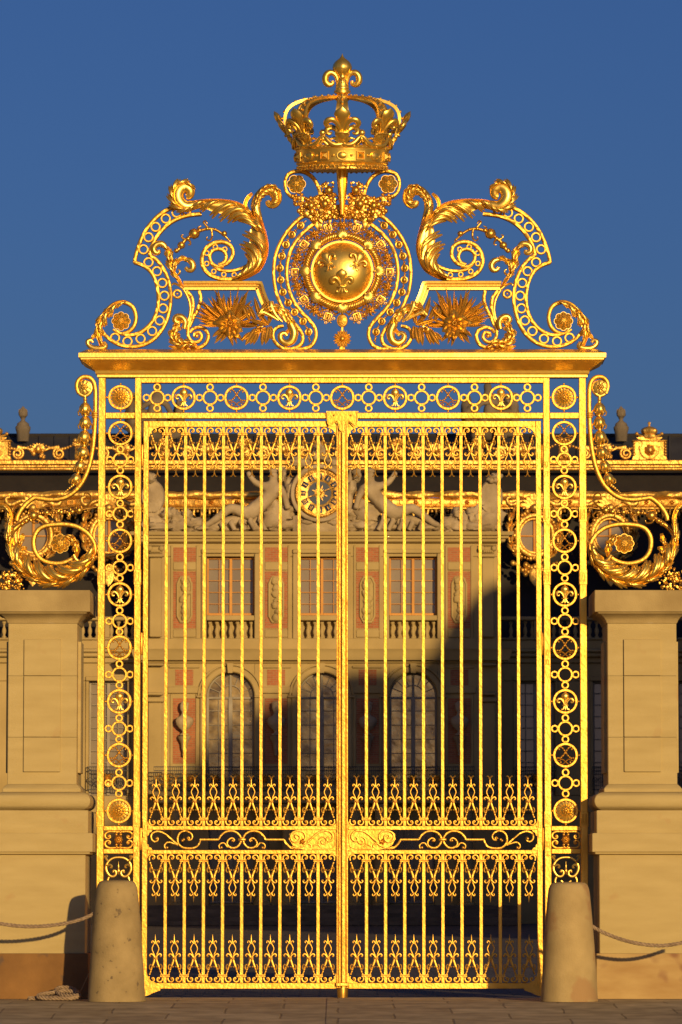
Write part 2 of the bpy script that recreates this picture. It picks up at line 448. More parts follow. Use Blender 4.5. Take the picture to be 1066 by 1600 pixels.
gate = thing('gateway', 'tall gilded gateway with two ringed posts, a lintel, scrolls and a crown', 'gateway', (0,0,0))
ring_me = {}
def med_ring_mb(r=17.6):
    mb = MB(); mb.ring(0, 0, r*PX, 4.2*PX, -.022, .022, 40)
    for k in range(4):
        a = k*PI/2; mb.ball(((r+3.6)*PX*math.cos(a), 0, (r+3.6)*PX*math.sin(a)), 1.9*PX, 8)
    return mb
ring_me['ring'] = med_ring_mb().mesh('ring', 'gold_leaf')
mb = MB(); mb.ring(0,0,10.6*PX,3.4*PX,-.016,.016,32)
for k in range(4):
    a = k*PI/2+.0001; mb.ring(16.6*PX*math.cos(a), 16.6*PX*math.sin(a), 4.7*PX, 3.0*PX, -.020, .018, 20)
ring_me['cross'] = mb.mesh('ring_cross', 'gold_leaf')
mb = MB(); fdl(mb, (0,-.005,0), 30*PX, .55); ring_me['fdl'] = mb.mesh('fleur_de_lis', 'gold_cast', angle=60)
mb = MB(); monogram(mb, (0,0,0), PX*.98); ring_me['mono'] = mb.mesh('monogram', 'gold_leaf', angle=60)
mb = MB(); rosette(mb, (0,0,0), 15.6*PX, 16); ring_me['rose'] = mb.mesh('rosette', 'gold_cast', angle=60)
def medallion(x, z, what, parent):
    r = inst('medallion', ring_me['ring'], parent, (x, 0, z))
    nm = {'fdl':'fleur_de_lis','mono':'monogram','rose':'rosette'}[what]
    place(nm, ring_me[what], r)
    return r

# lintel, rails and posts
def barbox(x0, x1, y0, y1, z0, z1, ch=.006):
    mb = MB(); mb.box(x0, x1, y0, y1, z0, z1, ch); return mb
zt = ZM(590.5)
for s in (-1, 1):
    def sx(px): return s*abs(XM(px))
    for name, a, b_ in (('outer_upright',152.6,163.6),('inner_upright',209.6,219.8)):
        x0, x1 = sorted((sx(a), sx(b_)))
        mb = MB(); mb.box(x0, x1, -.055, .055, 0.0, zt, .006)
        zs = [804,902,1280] if name == 'outer_upright' else [804,902,1280,726,741,1020,1035,1319,1334]
        for q in zs:
            zc = ZM(q); small = q in (726,741,1020,1035,1319,1334)
            xc = (x0+x1)/2; hh = .032 if small else .062; ww = .018 if small else .026
            if not small: mb.box(x0-.008, x1+.008, -.058, .05, zc-.10, zc+.10, .008)
            yf = -.055 if small else -.058
            mb.sweep([(xc-ww,zc-hh),(xc+ww,zc-hh),(xc+ww,zc+hh),(xc-ww,zc+hh)], .008, yf-.014, yf+.002, closed=True)
            mb.box(xc-ww*.6, xc+ww*.6, yf-.008, yf+.002, zc-hh*.8, zc+hh*.8, .003)
        part('upright', mb, 'gold_leaf', gate)
    x0, x1 = sorted((sx(163.6), sx(209.6)))
    for a, b_ in ((645,654.5),(1290.5,1298),(1326,1334),(1500,1508)):
        part('post_rail', barbox(x0, x1, -.045, .045, ZM(b_), ZM(a)), 'gold_leaf', gate)
    xc = sx(186.8)
    seq = [('rose',621),('mono',677),('fdl',761),('mono',845),('fdl',929),('mono',1012),('fdl',1096),('mono',1180),('rose',1267)]
    for w_, q in seq: medallion(xc, ZM(q), w_, gate)
    for q in (718.5,803,887,970.5,1054,1138.5,1223.5): inst('ring_cross', ring_me['cross'], gate, (xc, 0, ZM(q)))
    # scroll panel 1298-1326 and lyre panel under it
    mb = MB(); zc = ZM(1312)
    for sg in (-1,1):
        for sv in (-1,1):
            P = cr([(0,12.2),(7,12.4),(15,12.6),(20.5,9.5),(21,4),(17,1.4),(13.2,3.2),(13.6,6.4),(16,6.6)], 4)
            mb.sweep([(xc+sg*a*PX, zc+sv*b*PX) for a, b in P], [2.6*PX,3*PX,3.4*PX,3.2*PX,2.6*PX,2.2*PX,2*PX], -.02, .02)
            mb.ball((xc+sg*15.4*PX, -.012, zc+sv*5.2*PX), 2.2*PX, 8)
            mb.ball((xc+sg*3.4*PX, -.03, zc+sv*8*PX), 2.3*PX, 8); mb.ball((xc+sg*2.6*PX, -.03, zc+sv*11*PX), 1.6*PX, 6)
    petal_disc(mb, (xc,-.02,zc), 7*PX, 8, .022, .35, nt=40, nr=4)
    mb.ball((xc,-.045,zc), 2*PX, 8)
    part('scroll_panel', mb, 'gold_leaf', gate, angle=50)
    for q0 in (0, 86):
        mb = MB(); Z = lambda y: ZM(1334+q0+y)
        for sg in (-1,1):
            P = cr([(0,5.5),(8,6.5),(15,11),(19,18),(19,26),(14,34),(8,35.5),(4,32),(4.5,27),(8,26),(9.5,29)], 4)
            mb.sweep([(xc+sg*a*PX, Z(b)) for a, b in P], [3.4*PX,3.6*PX,3.8*PX,4*PX,4*PX,3.6*PX,2.6*PX,2*PX], -.02, .02)
            mb.tube([(xc+sg*a*PX, -.03, Z(b)) for a, b in cr([(16,12),(19,8),(21,4),(18,3),(17.5,5.5)],3)], [1.5*PX,2*PX,1.4*PX,1.2*PX], 6)
            mb.tube([(xc+sg*a*PX, -.03, Z(b)) for a, b in cr([(18,19),(14,17),(10.5,19),(11,22),(13,21)],3)], [2*PX,1.8*PX,1.4*PX,1.2*PX], 6)
            mb.ball((xc+sg*8*PX, -.02, Z(28)), 2*PX, 8)
            P = cr([(15,36.2),(17,43),(14,50),(8,50),(5,45),(8,42)], 4)
            mb.sweep([(xc+sg*a*PX, Z(b)) for a, b in P], 3.2*PX, -.02, .02)
        mb.lathe([(.2*PX,0),(1.6*PX,4*PX),(2.6*PX,7*PX),(1.4*PX,9*PX),(1.2*PX,14*PX),(.2*PX,21*PX)], (xc,-.01,Z(33)), 8)
        part('lyre_panel', mb, 'gold_cast', gate, angle=50)

xin = abs(XM(219.8)); 
part('frieze_rail', barbox(-xin, xin, -.05, .05, ZM(654.5), ZM(645.2)), 'gold_leaf', gate)
part('frieze_rail', barbox(-abs(XM(209.6)), abs(XM(209.6)), -.052, .05, ZM(599), zt-.001), 'gold_leaf', gate)
for s in (-1,1):
    x0, x1 = sorted((s*abs(XM(163.6)), s*abs(XM(209.6))))
    part('frieze_rail', barbox(x0, x1, -.05, .05, ZM(599), zt-.001), 'gold_leaf', gate) if False else None
zf = ZM(621.5)
for i, w_ in enumerate(('fdl','mono','fdl','mono','fdl','mono','fdl')):
    medallion((i-3)*83.1*PX, zf, w_, gate)
for i in range(8): inst('ring_cross', ring_me['cross'], gate, ((i-3.5)*83.1*PX, 0, zf))

# cornice: profile swept round three sides
mb = MB(); prof = [(150.5,590.5,.10),(150.5,587,.10),(148,585.5,.13),(147.5,581,.14),(143,577,.20),(136,573,.27),(129,569,.33),(126.5,566.5,.36),(126.5,564.5,.36),(123.3,564,.40),(123.3,557.2,.40),(124,556.6,.39),(136,548,.16)]
rows = []
for px, py, yd in prof:
    x = abs(XM(px)*1.0); z = ZM(py)
    rows.append([(-x, yd, z), (-x, -yd, z), (x, -yd, z), (x, yd, z)])
b = mb.grid(rows, close_v=True); mb.cap([b+i for i in (3,2,1,0)]); mb.cap([b+(len(rows)-1)*4+i for i in range(4)])
part('cornice', mb, 'gold_cast', gate, angle=20)
# latch plate at the head of the meeting stiles
mb = MB(); P = [(510,643.2),(511,661),(514,668),(520,664),(524,660),(528,664),(529,672),(533,677),(539,675),(541,664),(545,660),(549,664),(553,668),(558,664),(559,655),(560,643.2)]
mb.prism([U(*p) for p in P], -.075, -.055)
Q = [U(*p) for p in cr([(511,645),(512,660),(515,665),(520,662),(525,658),(529,662),(530.5,671),(535,675),(539.5,671),(541,662),(545,658),(550,662),(555,665),(558,660),(559,645)], 3)]
mb.sweep(Q, 1.8*PX, -.09, -.07)
for px in (522, 548): mb.ball((U(px,650)[0], -.077, U(px,650)[1]), 1.6*PX, 8)
part('latch_plate', mb, 'gold_leaf', gate)

SWK[0] = 1.22
# ================================================================== OVERTHROW, left half then mirrored
def both(name, mb, m, kids=(), angle=45, rings=()):
    """the left piece and its mirror image, both parts of the gate frame"""
    for q in (0, 1):
        p = part(name, mb if q == 0 else mb.mirror(), m, gate, angle=angle)
        for (x_, z_, r_, w_) in rings:
            key = ('br', round(r_,4))
            if key not in ring_me:
                o_ = MB(); o_.ring(0, 0, r_, w_, -.03, .03, 24); ring_me[key] = o_.mesh('band_ring', 'gold_leaf')
            inst('band_ring', ring_me[key], p, (x_ if q == 0 else -x_, 0, z_))
        for kn, kmb, km in kids: 
            part(kn, kmb if q == 0 else kmb.mirror(), km, p, angle=60)

# E1 outer C band
outer = ZB([(560,203),(500,213),(440,245),(390,292),(350,350),(322,415),(306,470),(302,497)])
outer += ZB([(304,500),(345,516),(385,548),(412,600),(424,660),(424,720),(410,775),(380,825),(335,862),(285,878),(235,872),(205,850)])[0:]
mb = MB(); mb.sweep(outer, [5*PX]*8+[5*PX]*4+[4*PX,3*PX], -.035, .035)
inner = ZB([(650,247),(570,257),(500,285),(445,330),(405,385),(386,430),(380,460)])
inner += ZB([(384,463),(420,492),(455,540),(480,605),(489,680),(482,750),(460,820),(420,880),(370,918),(310,937),(250,935),(195,915),(150,880),(125,845)])
mb.sweep(inner, [5*PX]*10+[4.5*PX], -.035, .035)
kids = []
rg = []
for x, y in [(572,230),(520,242),(464,273),(411,316),(374,370),(348,433),(374,500),(418,547),(446,608),(457,674),(450,740),(432,803),(393,858),(333,898),(265,911),(200,893)]:
    p = ZB([(x,y)], s=False)[0]; rg.append((p[0], p[1], 6.7*PX, 2.3*PX))
vol = MB(); vol.sweep(ZB([(130,790),(160,745),(200,714),(245,706),(290,730),(308,780),(298,830),(265,862),(222,868),(190,848)]), [4*PX,5*PX,5*PX,5.5*PX,5*PX,5*PX,4*PX,3*PX], -.036, .036)
both('scroll_band', mb, 'gold_leaf', [('volute', vol, 'gold_leaf')], rings=rg)
mb = MB(); p = ZB([(232,808)], s=False)[0]; flower(mb, (p[0],-.06,p[1]), 15*PX, 8); both('scroll_flower', mb, 'gold_cast')
mb = MB(); acanthus(mb, ZB([(255,706),(200,722),(150,765),(118,820),(112,880),(135,945)]), [2*PX,8*PX,12*PX,12*PX,9*PX,4*PX], [2*PX,3*PX,5*PX,7*PX,6*PX,3*PX], -.04, .07, 5)
mb.tube(to3(ZB([(140,915),(150,938),(120,948),(85,945),(62,930),(58,912),(75,905),(85,918)]), -.03), [2.5*PX,4.5*PX,4.5*PX,4*PX,3.5*PX,3.5*PX,3*PX,2.5*PX], 8)
acanthus(mb, ZB([(120,860),(95,880),(75,905)]), [2*PX,5*PX,1*PX], [2*PX,4*PX,1*PX], -.05, .04, 3)
both('acanthus_leaf', mb, 'gold_cast', angle=60)

# E2 great acanthus scroll with its spiral
mb = MB()
mb.sweep(ZB([(745,518),(785,505),(812,465),(806,420),(770,396),(725,396),(680,420),(655,465),(655,515),(685,558),(735,582),(800,588),(865,580),(920,550)]), [3*PX,5*PX,5*PX,5.5*PX,5.5*PX,5*PX,6*PX], -.04, .04)
mb.sweep(ZB([(765,520),(732,522),(702,502),(692,468),(706,440),(735,430),(765,440),(778,470),(766,500),(738,512)]), 4.5*PX, -.036, .036)
mb.sweep(ZB([(700,505),(735,535),(780,545),(830,540),(880,520),(920,490)]), 4*PX, -.034, .034)
rg = []
for x, y in [(722,420),(771,433),(678,453),(677,507),(714,548),(766,564),(820,566)]:
    p = ZB([(x,y)], s=False)[0]; rg.append((p[0], p[1], 3.4*PX, 1.8*PX))
both('spiral', mb, 'gold_leaf', rings=rg)
mb = MB()
acanthus(mb, ZB([(840,590),(900,572),(950,540),(978,490),(990,430),(982,370),(962,305),(942,250),(934,205)]), [3*PX,13*PX,24*PX,33*PX,41*PX,42*PX,32*PX,13*PX,6*PX], [2*PX,4*PX,4.4*PX,4.4*PX,4.4*PX,4.4*PX,4.4*PX,4.4*PX,4.4*PX], -.04, .15, 8)
# stem and scrolled head
hd = ZB([(962,330),(945,270),(932,220),(938,175),(965,140),(1000,125),(1032,140),(1042,172),(1026,198),(1003,200),(994,182)])
mb.tube(to3(hd, -.05), [6*PX,7*PX,8*PX,7*PX,8*PX,9*PX,9*PX,8*PX,6*PX,4*PX], 10, flat=.8)
acanthus(mb, ZB([(935,200),(950,155),(985,118),(1025,115),(1052,150),(1045,195),(1015,216)]), [4*PX,5*PX,5*PX,5*PX,5*PX,4*PX,3*PX], [5*PX,8*PX,12*PX,14*PX,14*PX,12*PX,6*PX], -.07, .07, 9, skew=.02)
acanthus(mb, ZB([(910,250),(880,225),(885,180),(915,145)]), [3*PX,5*PX,4*PX,2*PX], [3*PX,5*PX,4*PX,2*PX], -.08, .05, 3)
both('acanthus_leaf', mb, 'gold_cast', angle=60)
mb = MB()
acanthus(mb, ZB([(925,290),(890,235),(835,200),(760,186),(690,185),(630,190),(590,200)]), [12*PX,25*PX,33*PX,34*PX,30*PX,17*PX,10*PX], [4*PX,4.4*PX,4.4*PX,4.4*PX,4.4*PX,4.4*PX,4.4*PX], -.06, .12, 7)
hd = ZB([(660,200),(610,205),(570,212),(540,195),(524,160),(535,125),(565,110),(590,130),(588,155),(570,162)])
mb.tube(to3(hd, -.06), [6*PX,8*PX,10*PX,11*PX,11*PX,10*PX,9*PX,7*PX,5*PX], 10, flat=.9)
acanthus(mb, ZB([(600,215),(550,222),(515,190),(508,145),(530,108),(575,102),(602,130),(598,160)]), [6*PX,9*PX,12*PX,12*PX,11*PX,10*PX,7*PX,3*PX], [3*PX]*8, -.08, .08, 9, skew=.02)
both('acanthus_leaf', mb, 'gold_cast', angle=60)

# E3 berry vine
mb = MB()
mb.tube(to3(ZB([(800,393),(780,372),(755,350),(720,330),(680,326),(640,338),(600,360),(565,385),(545,412),(525,440)]), -.02), [1*PX,2*PX,2.2*PX,2.6*PX,2.4*PX,2.8*PX,3*PX,3*PX], 7)
for x, y, r in ((612,352,8.5),(545,412,6),(768,352,4.6),(680,326,3.2),(720,330,2.6),(580,378,3.6),(790,382,2.2),(640,335,3.6),(520,440,4)):
    p = ZB([(x,y)], s=False)[0]; mb.lathe([(.12*r*PX,-r*PX),(.75*r*PX,-.7*r*PX),(r*PX,0),(.75*r*PX,.7*r*PX),(.12*r*PX,r*PX)], (p[0],-.03,p[1]), 14, rib=6, ribd=.14)
for P in ([(700,328),(705,350),(703,375),(690,388),(676,380),(680,368)],[(685,322),(670,305),(660,292),(672,286),(680,300)],[(570,385),(552,375),(545,362),(556,358)],[(572,378),(590,392),(592,408),(580,410)],[(640,340),(632,322),(648,312)]):
    mb.tube(to3(ZB(P), -.03), [2.2*PX,1.8*PX,1.4*PX,1.1*PX], 6)
both('berry_vine', mb, 'gold_dark', angle=60)
# E4 second acanthus
mb = MB()
acanthus(mb, ZB([(556,640),(535,600),(508,560),(490,505),(482,455),(468,425),(440,408)]), [2*PX,3*PX,5*PX,8*PX,9*PX,7*PX,4*PX], [2*PX,3*PX,4*PX,6*PX,8*PX,6*PX,4*PX], -.03, .07, 5)
acanthus(mb, ZB([(505,560),(512,520),(530,494),(560,484),(590,498)]), [2*PX,5*PX,6*PX,5*PX,3*PX], [2*PX,4*PX,5*PX,4*PX,3*PX], -.05, .06, 4)
mb.tube(to3(ZB([(470,435),(450,408),(420,408),(402,428),(408,450),(426,452),(428,438)]), -.05), [3*PX,5*PX,5*PX,4.5*PX,4*PX,3*PX], 8)
mb.tube(to3(ZB([(560,488),(588,492),(606,515),(600,540),(580,542),(568,528)]), -.05), [3*PX,5*PX,5*PX,4*PX,3*PX], 8)
mb.tube(to3(ZB([(556,640),(530,620),(505,612),(495,622)]), -.04), [2.4*PX,2*PX,1.4*PX], 6)
mb.tube(to3(ZB([(515,575),(535,560),(538,545),(528,540)]), -.05), [2*PX,1.8*PX,1.2*PX], 6)
mb.tube(to3(ZB([(556,640),(582,690),(592,740),(585,790),(565,840)]), -.02), [2*PX,2.2*PX,2.4*PX,2.4*PX], 7)
both('acanthus_leaf', mb, 'gold_cast', angle=60)
mb = MB(); p = ZB([(524,664)], s=False)[0]; mb.ring(p[0], p[1], 6*PX, 3*PX, -.025, .025, 22); mb.ball((p[0], -.01, p[1]), 2*PX, 8); both('small_ring', mb, 'gold_leaf')
# E5 moulded bar
mb = MB(); pr = [(-1,.0),(-.95,-1.4),(-.62,-1.4),(-.58,-.9),(-.35,-.9),(-.25,-1.15),(-.05,-1.2),(.12,-.8),(.3,-.8),(.42,-1.9),(.95,-2.0),(1,-1.9),(1,0)]
mb.sweep(ZB([(555,622),(940,622)], s=False)+ZB([(950,624),(962,665),(982,712),(1012,752)]), 14*PX, .03, .055+.03, prof=pr)
both('moulded_bar', mb, 'gold_cast', angle=25)
# E6 bracket scrolls
mb = MB()
mb.sweep(ZB([(572,648),(598,680),(606,725),(596,775),(582,830),(580,880),(600,912),(632,912),(650,888),(640,865),(615,868),(612,886)]), [4.6*PX,4.6*PX,4.6*PX,4.6*PX,4.2*PX,4*PX,3*PX], -.035, .035)
mb.sweep(ZB([(638,648),(646,690),(632,740),(606,790),(586,835)]), 4.8*PX, -.032, .032)
mb.sweep(ZB([(500,944),(560,948),(625,946),(668,925),(685,885),(672,853),(640,838),(608,845),(590,865)]), [3.4*PX,4.4*PX,4.8*PX,4.8*PX,4.4*PX,3.6*PX], -.038, .034)
p = ZB([(625,884)], s=False)[0]; mb.ball((p[0],-.03,p[1]), 3.6*PX, 10)
both('bracket_scroll', mb, 'gold_leaf')
mb = MB()
acanthus(mb, ZB([(632,946),(590,925),(550,930),(515,915),(500,880),(515,840),(540,800)]), [2*PX,6*PX,8*PX,9*PX,8*PX,5*PX,3*PX], [2*PX,5*PX,9*PX,11*PX,12*PX,10*PX,5*PX], -.05, .07, 7)
mb.tube(to3(ZB([(560,850),(566,815),(550,790),(525,785),(512,800),(520,815),(535,812)]), -.07), [4*PX,5*PX,5*PX,4.5*PX,4*PX,3*PX], 8)
acanthus(mb, ZB([(560,940),(520,945),(480,938)]), [2*PX,5*PX,1*PX], [2*PX,3*PX,1*PX], -.06, .04, 3)
both('acanthus_leaf', mb, 'gold_cast', angle=60)
# E7 spiky flower
mb = MB(); c0 = ZB([(800,822)], s=False)[0]; c = (c0[0], -.10, c0[1]); rr = random.Random(5)
def zbd(x, y): return ((x-800)/3.331*PX, -(y-822)/3.331*PX)
tips = [(630,840),(635,790),(640,735),(655,700),(672,672),(700,655),(735,660),(742,650),(765,690),(812,665),(835,680),(870,655),(905,675),(895,720),(700,935),(730,925),(765,930),(800,945),(835,925),(690,900),(650,830),(848,700),(780,705),(715,700),(660,760),(870,930),(640,800)]
for x, y in tips:
    dx, dz = zbd(x, y); L = math.hypot(dx, dz); d = (dx/L, -rr.uniform(.0,.35), dz/L)
    st = .25 if L > .2 else .15
    blade(mb, (c[0]+dx*st, -.03-rr.random()*.04, c[2]+dz*st), d, L*(1-st), rr.uniform(2.6,3.8)*PX, (rr.uniform(-.25,.25), rr.uniform(0,.15), rr.uniform(-.1,.22)), 8, .8)
for k, (x, y) in enumerate([(735,785),(800,745),(860,800),(868,868),(800,915),(735,868),(700,820),(845,905)]):
    dx, dz = zbd(x, y); L = math.hypot(dx, dz); blade(mb, (c[0], c[1]+.02, c[2]), (dx/L, -.55, dz/L), L*1.1, 8*PX, (0,.42,0), 8, 1.2)
for k in range(34):
    t = rr.uniform(-1.9, 1.9); up_ = math.cos(t)
    dx, dz = math.sin(t)*rr.uniform(.34,.52)-.03, up_*rr.uniform(.30,.46); L = math.hypot(dx, dz)
    if dz < -.36: dz = -.36
    if L < .1: continue
    L = min(L, .50 if dx < 0 else .40)
    blade(mb, (c[0]+dx*.12, -.02-rr.random()*.06, c[2]+dz*.12), (dx/L, -rr.uniform(.0,.4), dz/L), L*.88, rr.uniform(1.8,2.8)*PX, (-.22*math.copysign(1,dx)*rr.random(), rr.uniform(0,.2), .28*rr.random()), 9, .9)
for k in range(7):
    a = 2*PI*k/7; mb.ball((c[0]+.022*math.cos(a), c[1]-.03, c[2]+.022*math.sin(a)), 1.6*PX, 6)
both('spiky_flower', mb, 'gold_dark', angle=60)
mb = MB()
for x, y, tx, ty in [(1000,840,990,935),(980,840,960,935),(950,850,925,930),(930,850,880,935),(905,870,855,915),(960,800,920,690),(930,800,885,720),(960,800,985,700),(900,800,860,720),(1000,830,930,760),(990,830,900,800),(985,845,905,880),(1010,835,1018,915),(940,850,905,935),(1000,820,1020,740)]:
    p = ZB([(x,y)], s=False)[0]; q = ZB([(tx,ty)], s=False)[0]; dx, dz = q[0]-p[0], q[1]-p[1]; L = math.hypot(dx, dz)
    blade(mb, (p[0], -.06-rr.random()*.05, p[1]), (dx/L, -.1, dz/L), L, rr.uniform(3.4,5)*PX, (rr.uniform(-.1,.1), .1, rr.uniform(-.05,.1)), 7, .8)
p = ZB([(960,835)], s=False)[0]; clump(mb, (p[0],-.05,p[1]), 9*PX, 14)
p = ZB([(925,850)], s=False)[0]; clump(mb, (p[0],-.04,p[1]), 7*PX, 8)
both('leaf_spray', mb, 'gold_dark', angle=60)
# E8 acanthus by the medallion
mb = MB()
acanthus(mb, ZC([(185,800),(215,760),(210,710),(165,670),(110,650),(60,655),(20,690)])[::-1], [3*PX,7*PX,9*PX,9*PX,8*PX,6*PX,3*PX], [3*PX,5*PX,7*PX,9*PX,8*PX,6*PX,3*PX], -.06, .08, 5)
for P, r in (([(165,730),(125,690),(98,640),(92,602)],5.5),([(185,730),(165,690),(150,655),(145,635)],4.5),([(140,720),(90,690),(40,670),(10,690)],4.5),([(200,740),(190,700),(180,670)],3.6)):
    mb.tube(to3(ZC(P), -.11), [1.6*PX,r*.6*PX,r*.8*PX,r*PX,r*.7*PX], 9)
mb.tube(to3(ZC([(215,740),(236,790),(225,840),(190,858),(158,840),(152,808),(175,795),(192,812)]), -.07), [7*PX,7*PX,6*PX,5*PX,4.4*PX,3.6*PX,3*PX], 9)
both('acanthus_leaf', mb, 'gold_cast', angle=60)
# omega bands
mb = MB()
mb.sweep(ZC([(330,50),(265,88),(205,150),(155,225),(122,310),(110,400),(115,490),(135,570),(170,645),(222,715),(268,768),(290,815),(278,860),(235,885),(185,888),(140,868),(110,830),(108,785),(135,755),(170,748)]), [4.6*PX]*9+[4.2*PX,3.6*PX], -.045, .045)
both('omega_band', mb, 'gold_leaf')
mb = MB()
mb.sweep(ZC([(533,68),(450,78),(370,112),(300,165),(240,235),(203,320),(190,410),(198,500),(228,585),(275,655),(330,712),(365,762),(370,815),(345,865),(300,888),(250,890)]), 4.8*PX, -.04, .04)
both('omega_band', mb, 'gold_leaf')
hb = MB()
for i, (x, y) in enumerate([(275,130),(222,185),(185,248),(160,318),(148,392),(152,465),(166,540),(198,605),(238,664),(290,720),(325,785)]):
    p = ZC([(x,y)], s=False)[0]; r = 4.7*PX
    hb.ball((p[0],-.02,p[1]), r, 10, sz=1.15); hb.ring(p[0], p[1], r*1.05, r*.45, -.035, -.0, 14)
    hb.ball((p[0],-.05,p[1]), r*.3, 6)
P = ZC([(310,98),(275,130),(222,185),(185,248),(160,318),(148,392),(152,465),(166,540),(198,605),(238,664),(290,720),(325,785),(330,850)])
hb.tube(to3(P, 0), 1.1*PX, 6)
for i in range(3, len(P)-2, 5):
    x, z = P[i]; hb.ball((x,-.01,z), 1.9*PX, 6); hb.ball((x-.012,-.01,z+.018), 1.2*PX, 6); hb.ball((x+.014,-.01,z-.016), 1.2*PX, 6)
both('husk_chain', hb, 'gold_dark', angle=60)
# volute clip blocks and the foot of the bands
mb = MB(); p = ZC([(184,870)], s=False)[0]; mb.box(p[0]-.018, p[0]+.018, -.05, .04, p[1]-.03, p[1]+.012, .004)
both('volute_clip', mb, 'gold_leaf')

# E9 upper scroll rings, flowers and swags under the crown
def ZT(pts, n=5, s=True): return LP(0, pts, (400,70), 3.948, n, s)
mb = MB(); mb.sweep(ZT([(388,1010),(396,940),(386,880),(352,820),(300,785),(245,780),(200,800),(180,845),(188,900),(222,938),(262,942)]), [3.6*PX,4.6*PX,4.8*PX,4.8*PX,4.4*PX,4*PX,3.4*PX], -.04, .04)
both('scroll_ring', mb, 'gold_leaf')
mb = MB(); p = ZT([(250,862)], s=False)[0]; flower(mb, (p[0],-.06,p[1]), 15*PX, 6); both('scroll_flower', mb, 'gold_cast', angle=60)
mb = MB()
for x, y, r, n in [(262,930,8,10),(285,975,9,12),(320,1015,11,14),(365,1040,11,14),(400,990,10,12),(440,960,10,12),(455,1020,11,12),(425,900,8,9),(455,865,6,7),(488,1035,8,10),(490,970,7,9),(500,1010,7,8),(340,985,8,9),(300,1010,9,10),(350,1010,11,12),(385,1040,11,12),(420,1040,10,10),(470,1000,10,10),(475,930,7,8),(410,950,10,10),(375,985,11,12),(440,1045,9,8),(515,1045,7,6)]:
    p = ZT([(x,y)], s=False)[0]; clump(mb, (p[0],-.0,p[1]), r*1.3*PX, int(n*1.3))
for x, y, r in ((450,905,6.5),(425,990,7),(340,1000,6)):
    p = ZT([(x,y)], s=False)[0]; mb.lathe([(.2*r*PX,r*1.1*PX),(.8*r*PX,.6*r*PX),(r*PX,0),(.7*r*PX,-.8*r*PX),(.1*r*PX,-1.2*r*PX)], (p[0],-.1,p[1]), 12, rib=6, ribd=.15)
both('fruit_swag', mb, 'gold_dark', angle=60)
mb = MB(); p0 = U(535, 262); 
mb.sweep([U(535,256), U(535,275), U(535,300), U(535,322), U(535,338)], [20*PX,18*PX,14*PX,9*PX,7*PX], -.18, -.02, prof=[(-1,1),(-1,.4),(-.7,.12),(-.35,.2),(-.2,0),(.2,0),(.35,.2),(.7,.12),(1,.4),(1,1)])
part('crown_bracket', mb, 'gold_cast', gate, angle=40)

# ------------------------------------------------------------------ sun medallion
mc = ZC([(533,415)], s=False)[0]; MC = (mc[0], 0, mc[1]); MC = (0, 0, mc[1])
def pol(r, deg, y=0): return (r*PX*math.cos(R(deg)), y, MC[2]+r*PX*math.sin(R(deg)))
dome_r = 46.0; bulge = .22
mb = MB(); rows = []
for i in range(15):
    t = i/14*PI/2
    rows.append((dome_r*PX*math.sin(t)+.0005, -bulge*math.cos(t)))
mb.lathe(rows+[(dome_r*PX, .03)], (0,0,MC[2]), 64, axis='y')
dome = part('sun_disc', mb, 'gold_cast', gate, angle=60)
def dome_y(dx, dz):
    r = math.hypot(dx, dz)/(dome_r*PX); return -bulge*math.sqrt(max(0,1-r*r))
for (x, y, tilt, h) in ((437,355,-25,36),(632,355,30,36),(531,485,0,40)):
    p = ZC([(x,y)], s=False)[0]; dx, dz = p[0], p[1]-MC[2]
    f = MB(); fdl(f, (0,0,0), h*PX*1.0, .42, 12)
    nrm = Vector((dx, -(dome_r*PX)**2/bulge**2*abs(dome_y(dx,dz)), dz)).normalized()
    M = Matrix.Translation((dx, dome_y(dx, dz)-.012, p[1])) @ nrm.rotation_difference(Vector((0,-1,0))).inverted().to_matrix().to_4x4() @ Matrix.Rotation(R(tilt), 4, 'Y')
    g = MB(); g.add(f, M); part('fleur_de_lis', g, 'gold_cast', dome, angle=60)
mb = MB(); mb.ring(0, MC[2], 47.5*PX, 4*PX, -.06, .03, 64)
for k in range(40):
    p = pol(44.5, k*9, -.055); mb.ball(p, 1.2*PX, 6)
part('disc_rim', mb, 'gold_cast', gate)
mb = MB()
for st in range(5):
    P = []
    for k in range(361):
        a = 2*PI*k/360; ph = a*18+st*2*PI/5; rr_ = 57+4.6*math.cos(ph)
        P.append((rr_*PX*math.cos(a), -.045-4.2*PX*math.sin(ph), MC[2]+rr_*PX*math.sin(a)))
    mb.tube(P[:-1], 1.9*PX, 6, closed=True)
mb.tube([pol(57, k*6, -.03) for k in range(60)], 2.0*PX, 6, closed=True)
wre = part('wreath', mb, 'gold_dark', gate, angle=60)
for k in range(8):
    a = 90+45*k; p = pol(57, a, -.07); sh = MB()
    for j in range(9):
        b_ = a+180+(j-4)*20
        e = (p[0]+9.5*PX*math.cos(R(b_+180)), p[2]+9.5*PX*math.sin(R(b_+180)))
        q = (p[0]-6*PX*math.cos(R(a)), p[2]-6*PX*math.sin(R(a)))
        sh.tube([(q[0],-.085,q[1]),((q[0]+e[0])/2,-.115,(q[1]+e[1])/2),(e[0],-.08,e[1])], [.7*PX,1.3*PX,1.5*PX], 6)
    sh.ball((q[0],-.09,q[1]), 2.2*PX, 8)
    part('shell', sh, 'gold_cast', wre, angle=60)
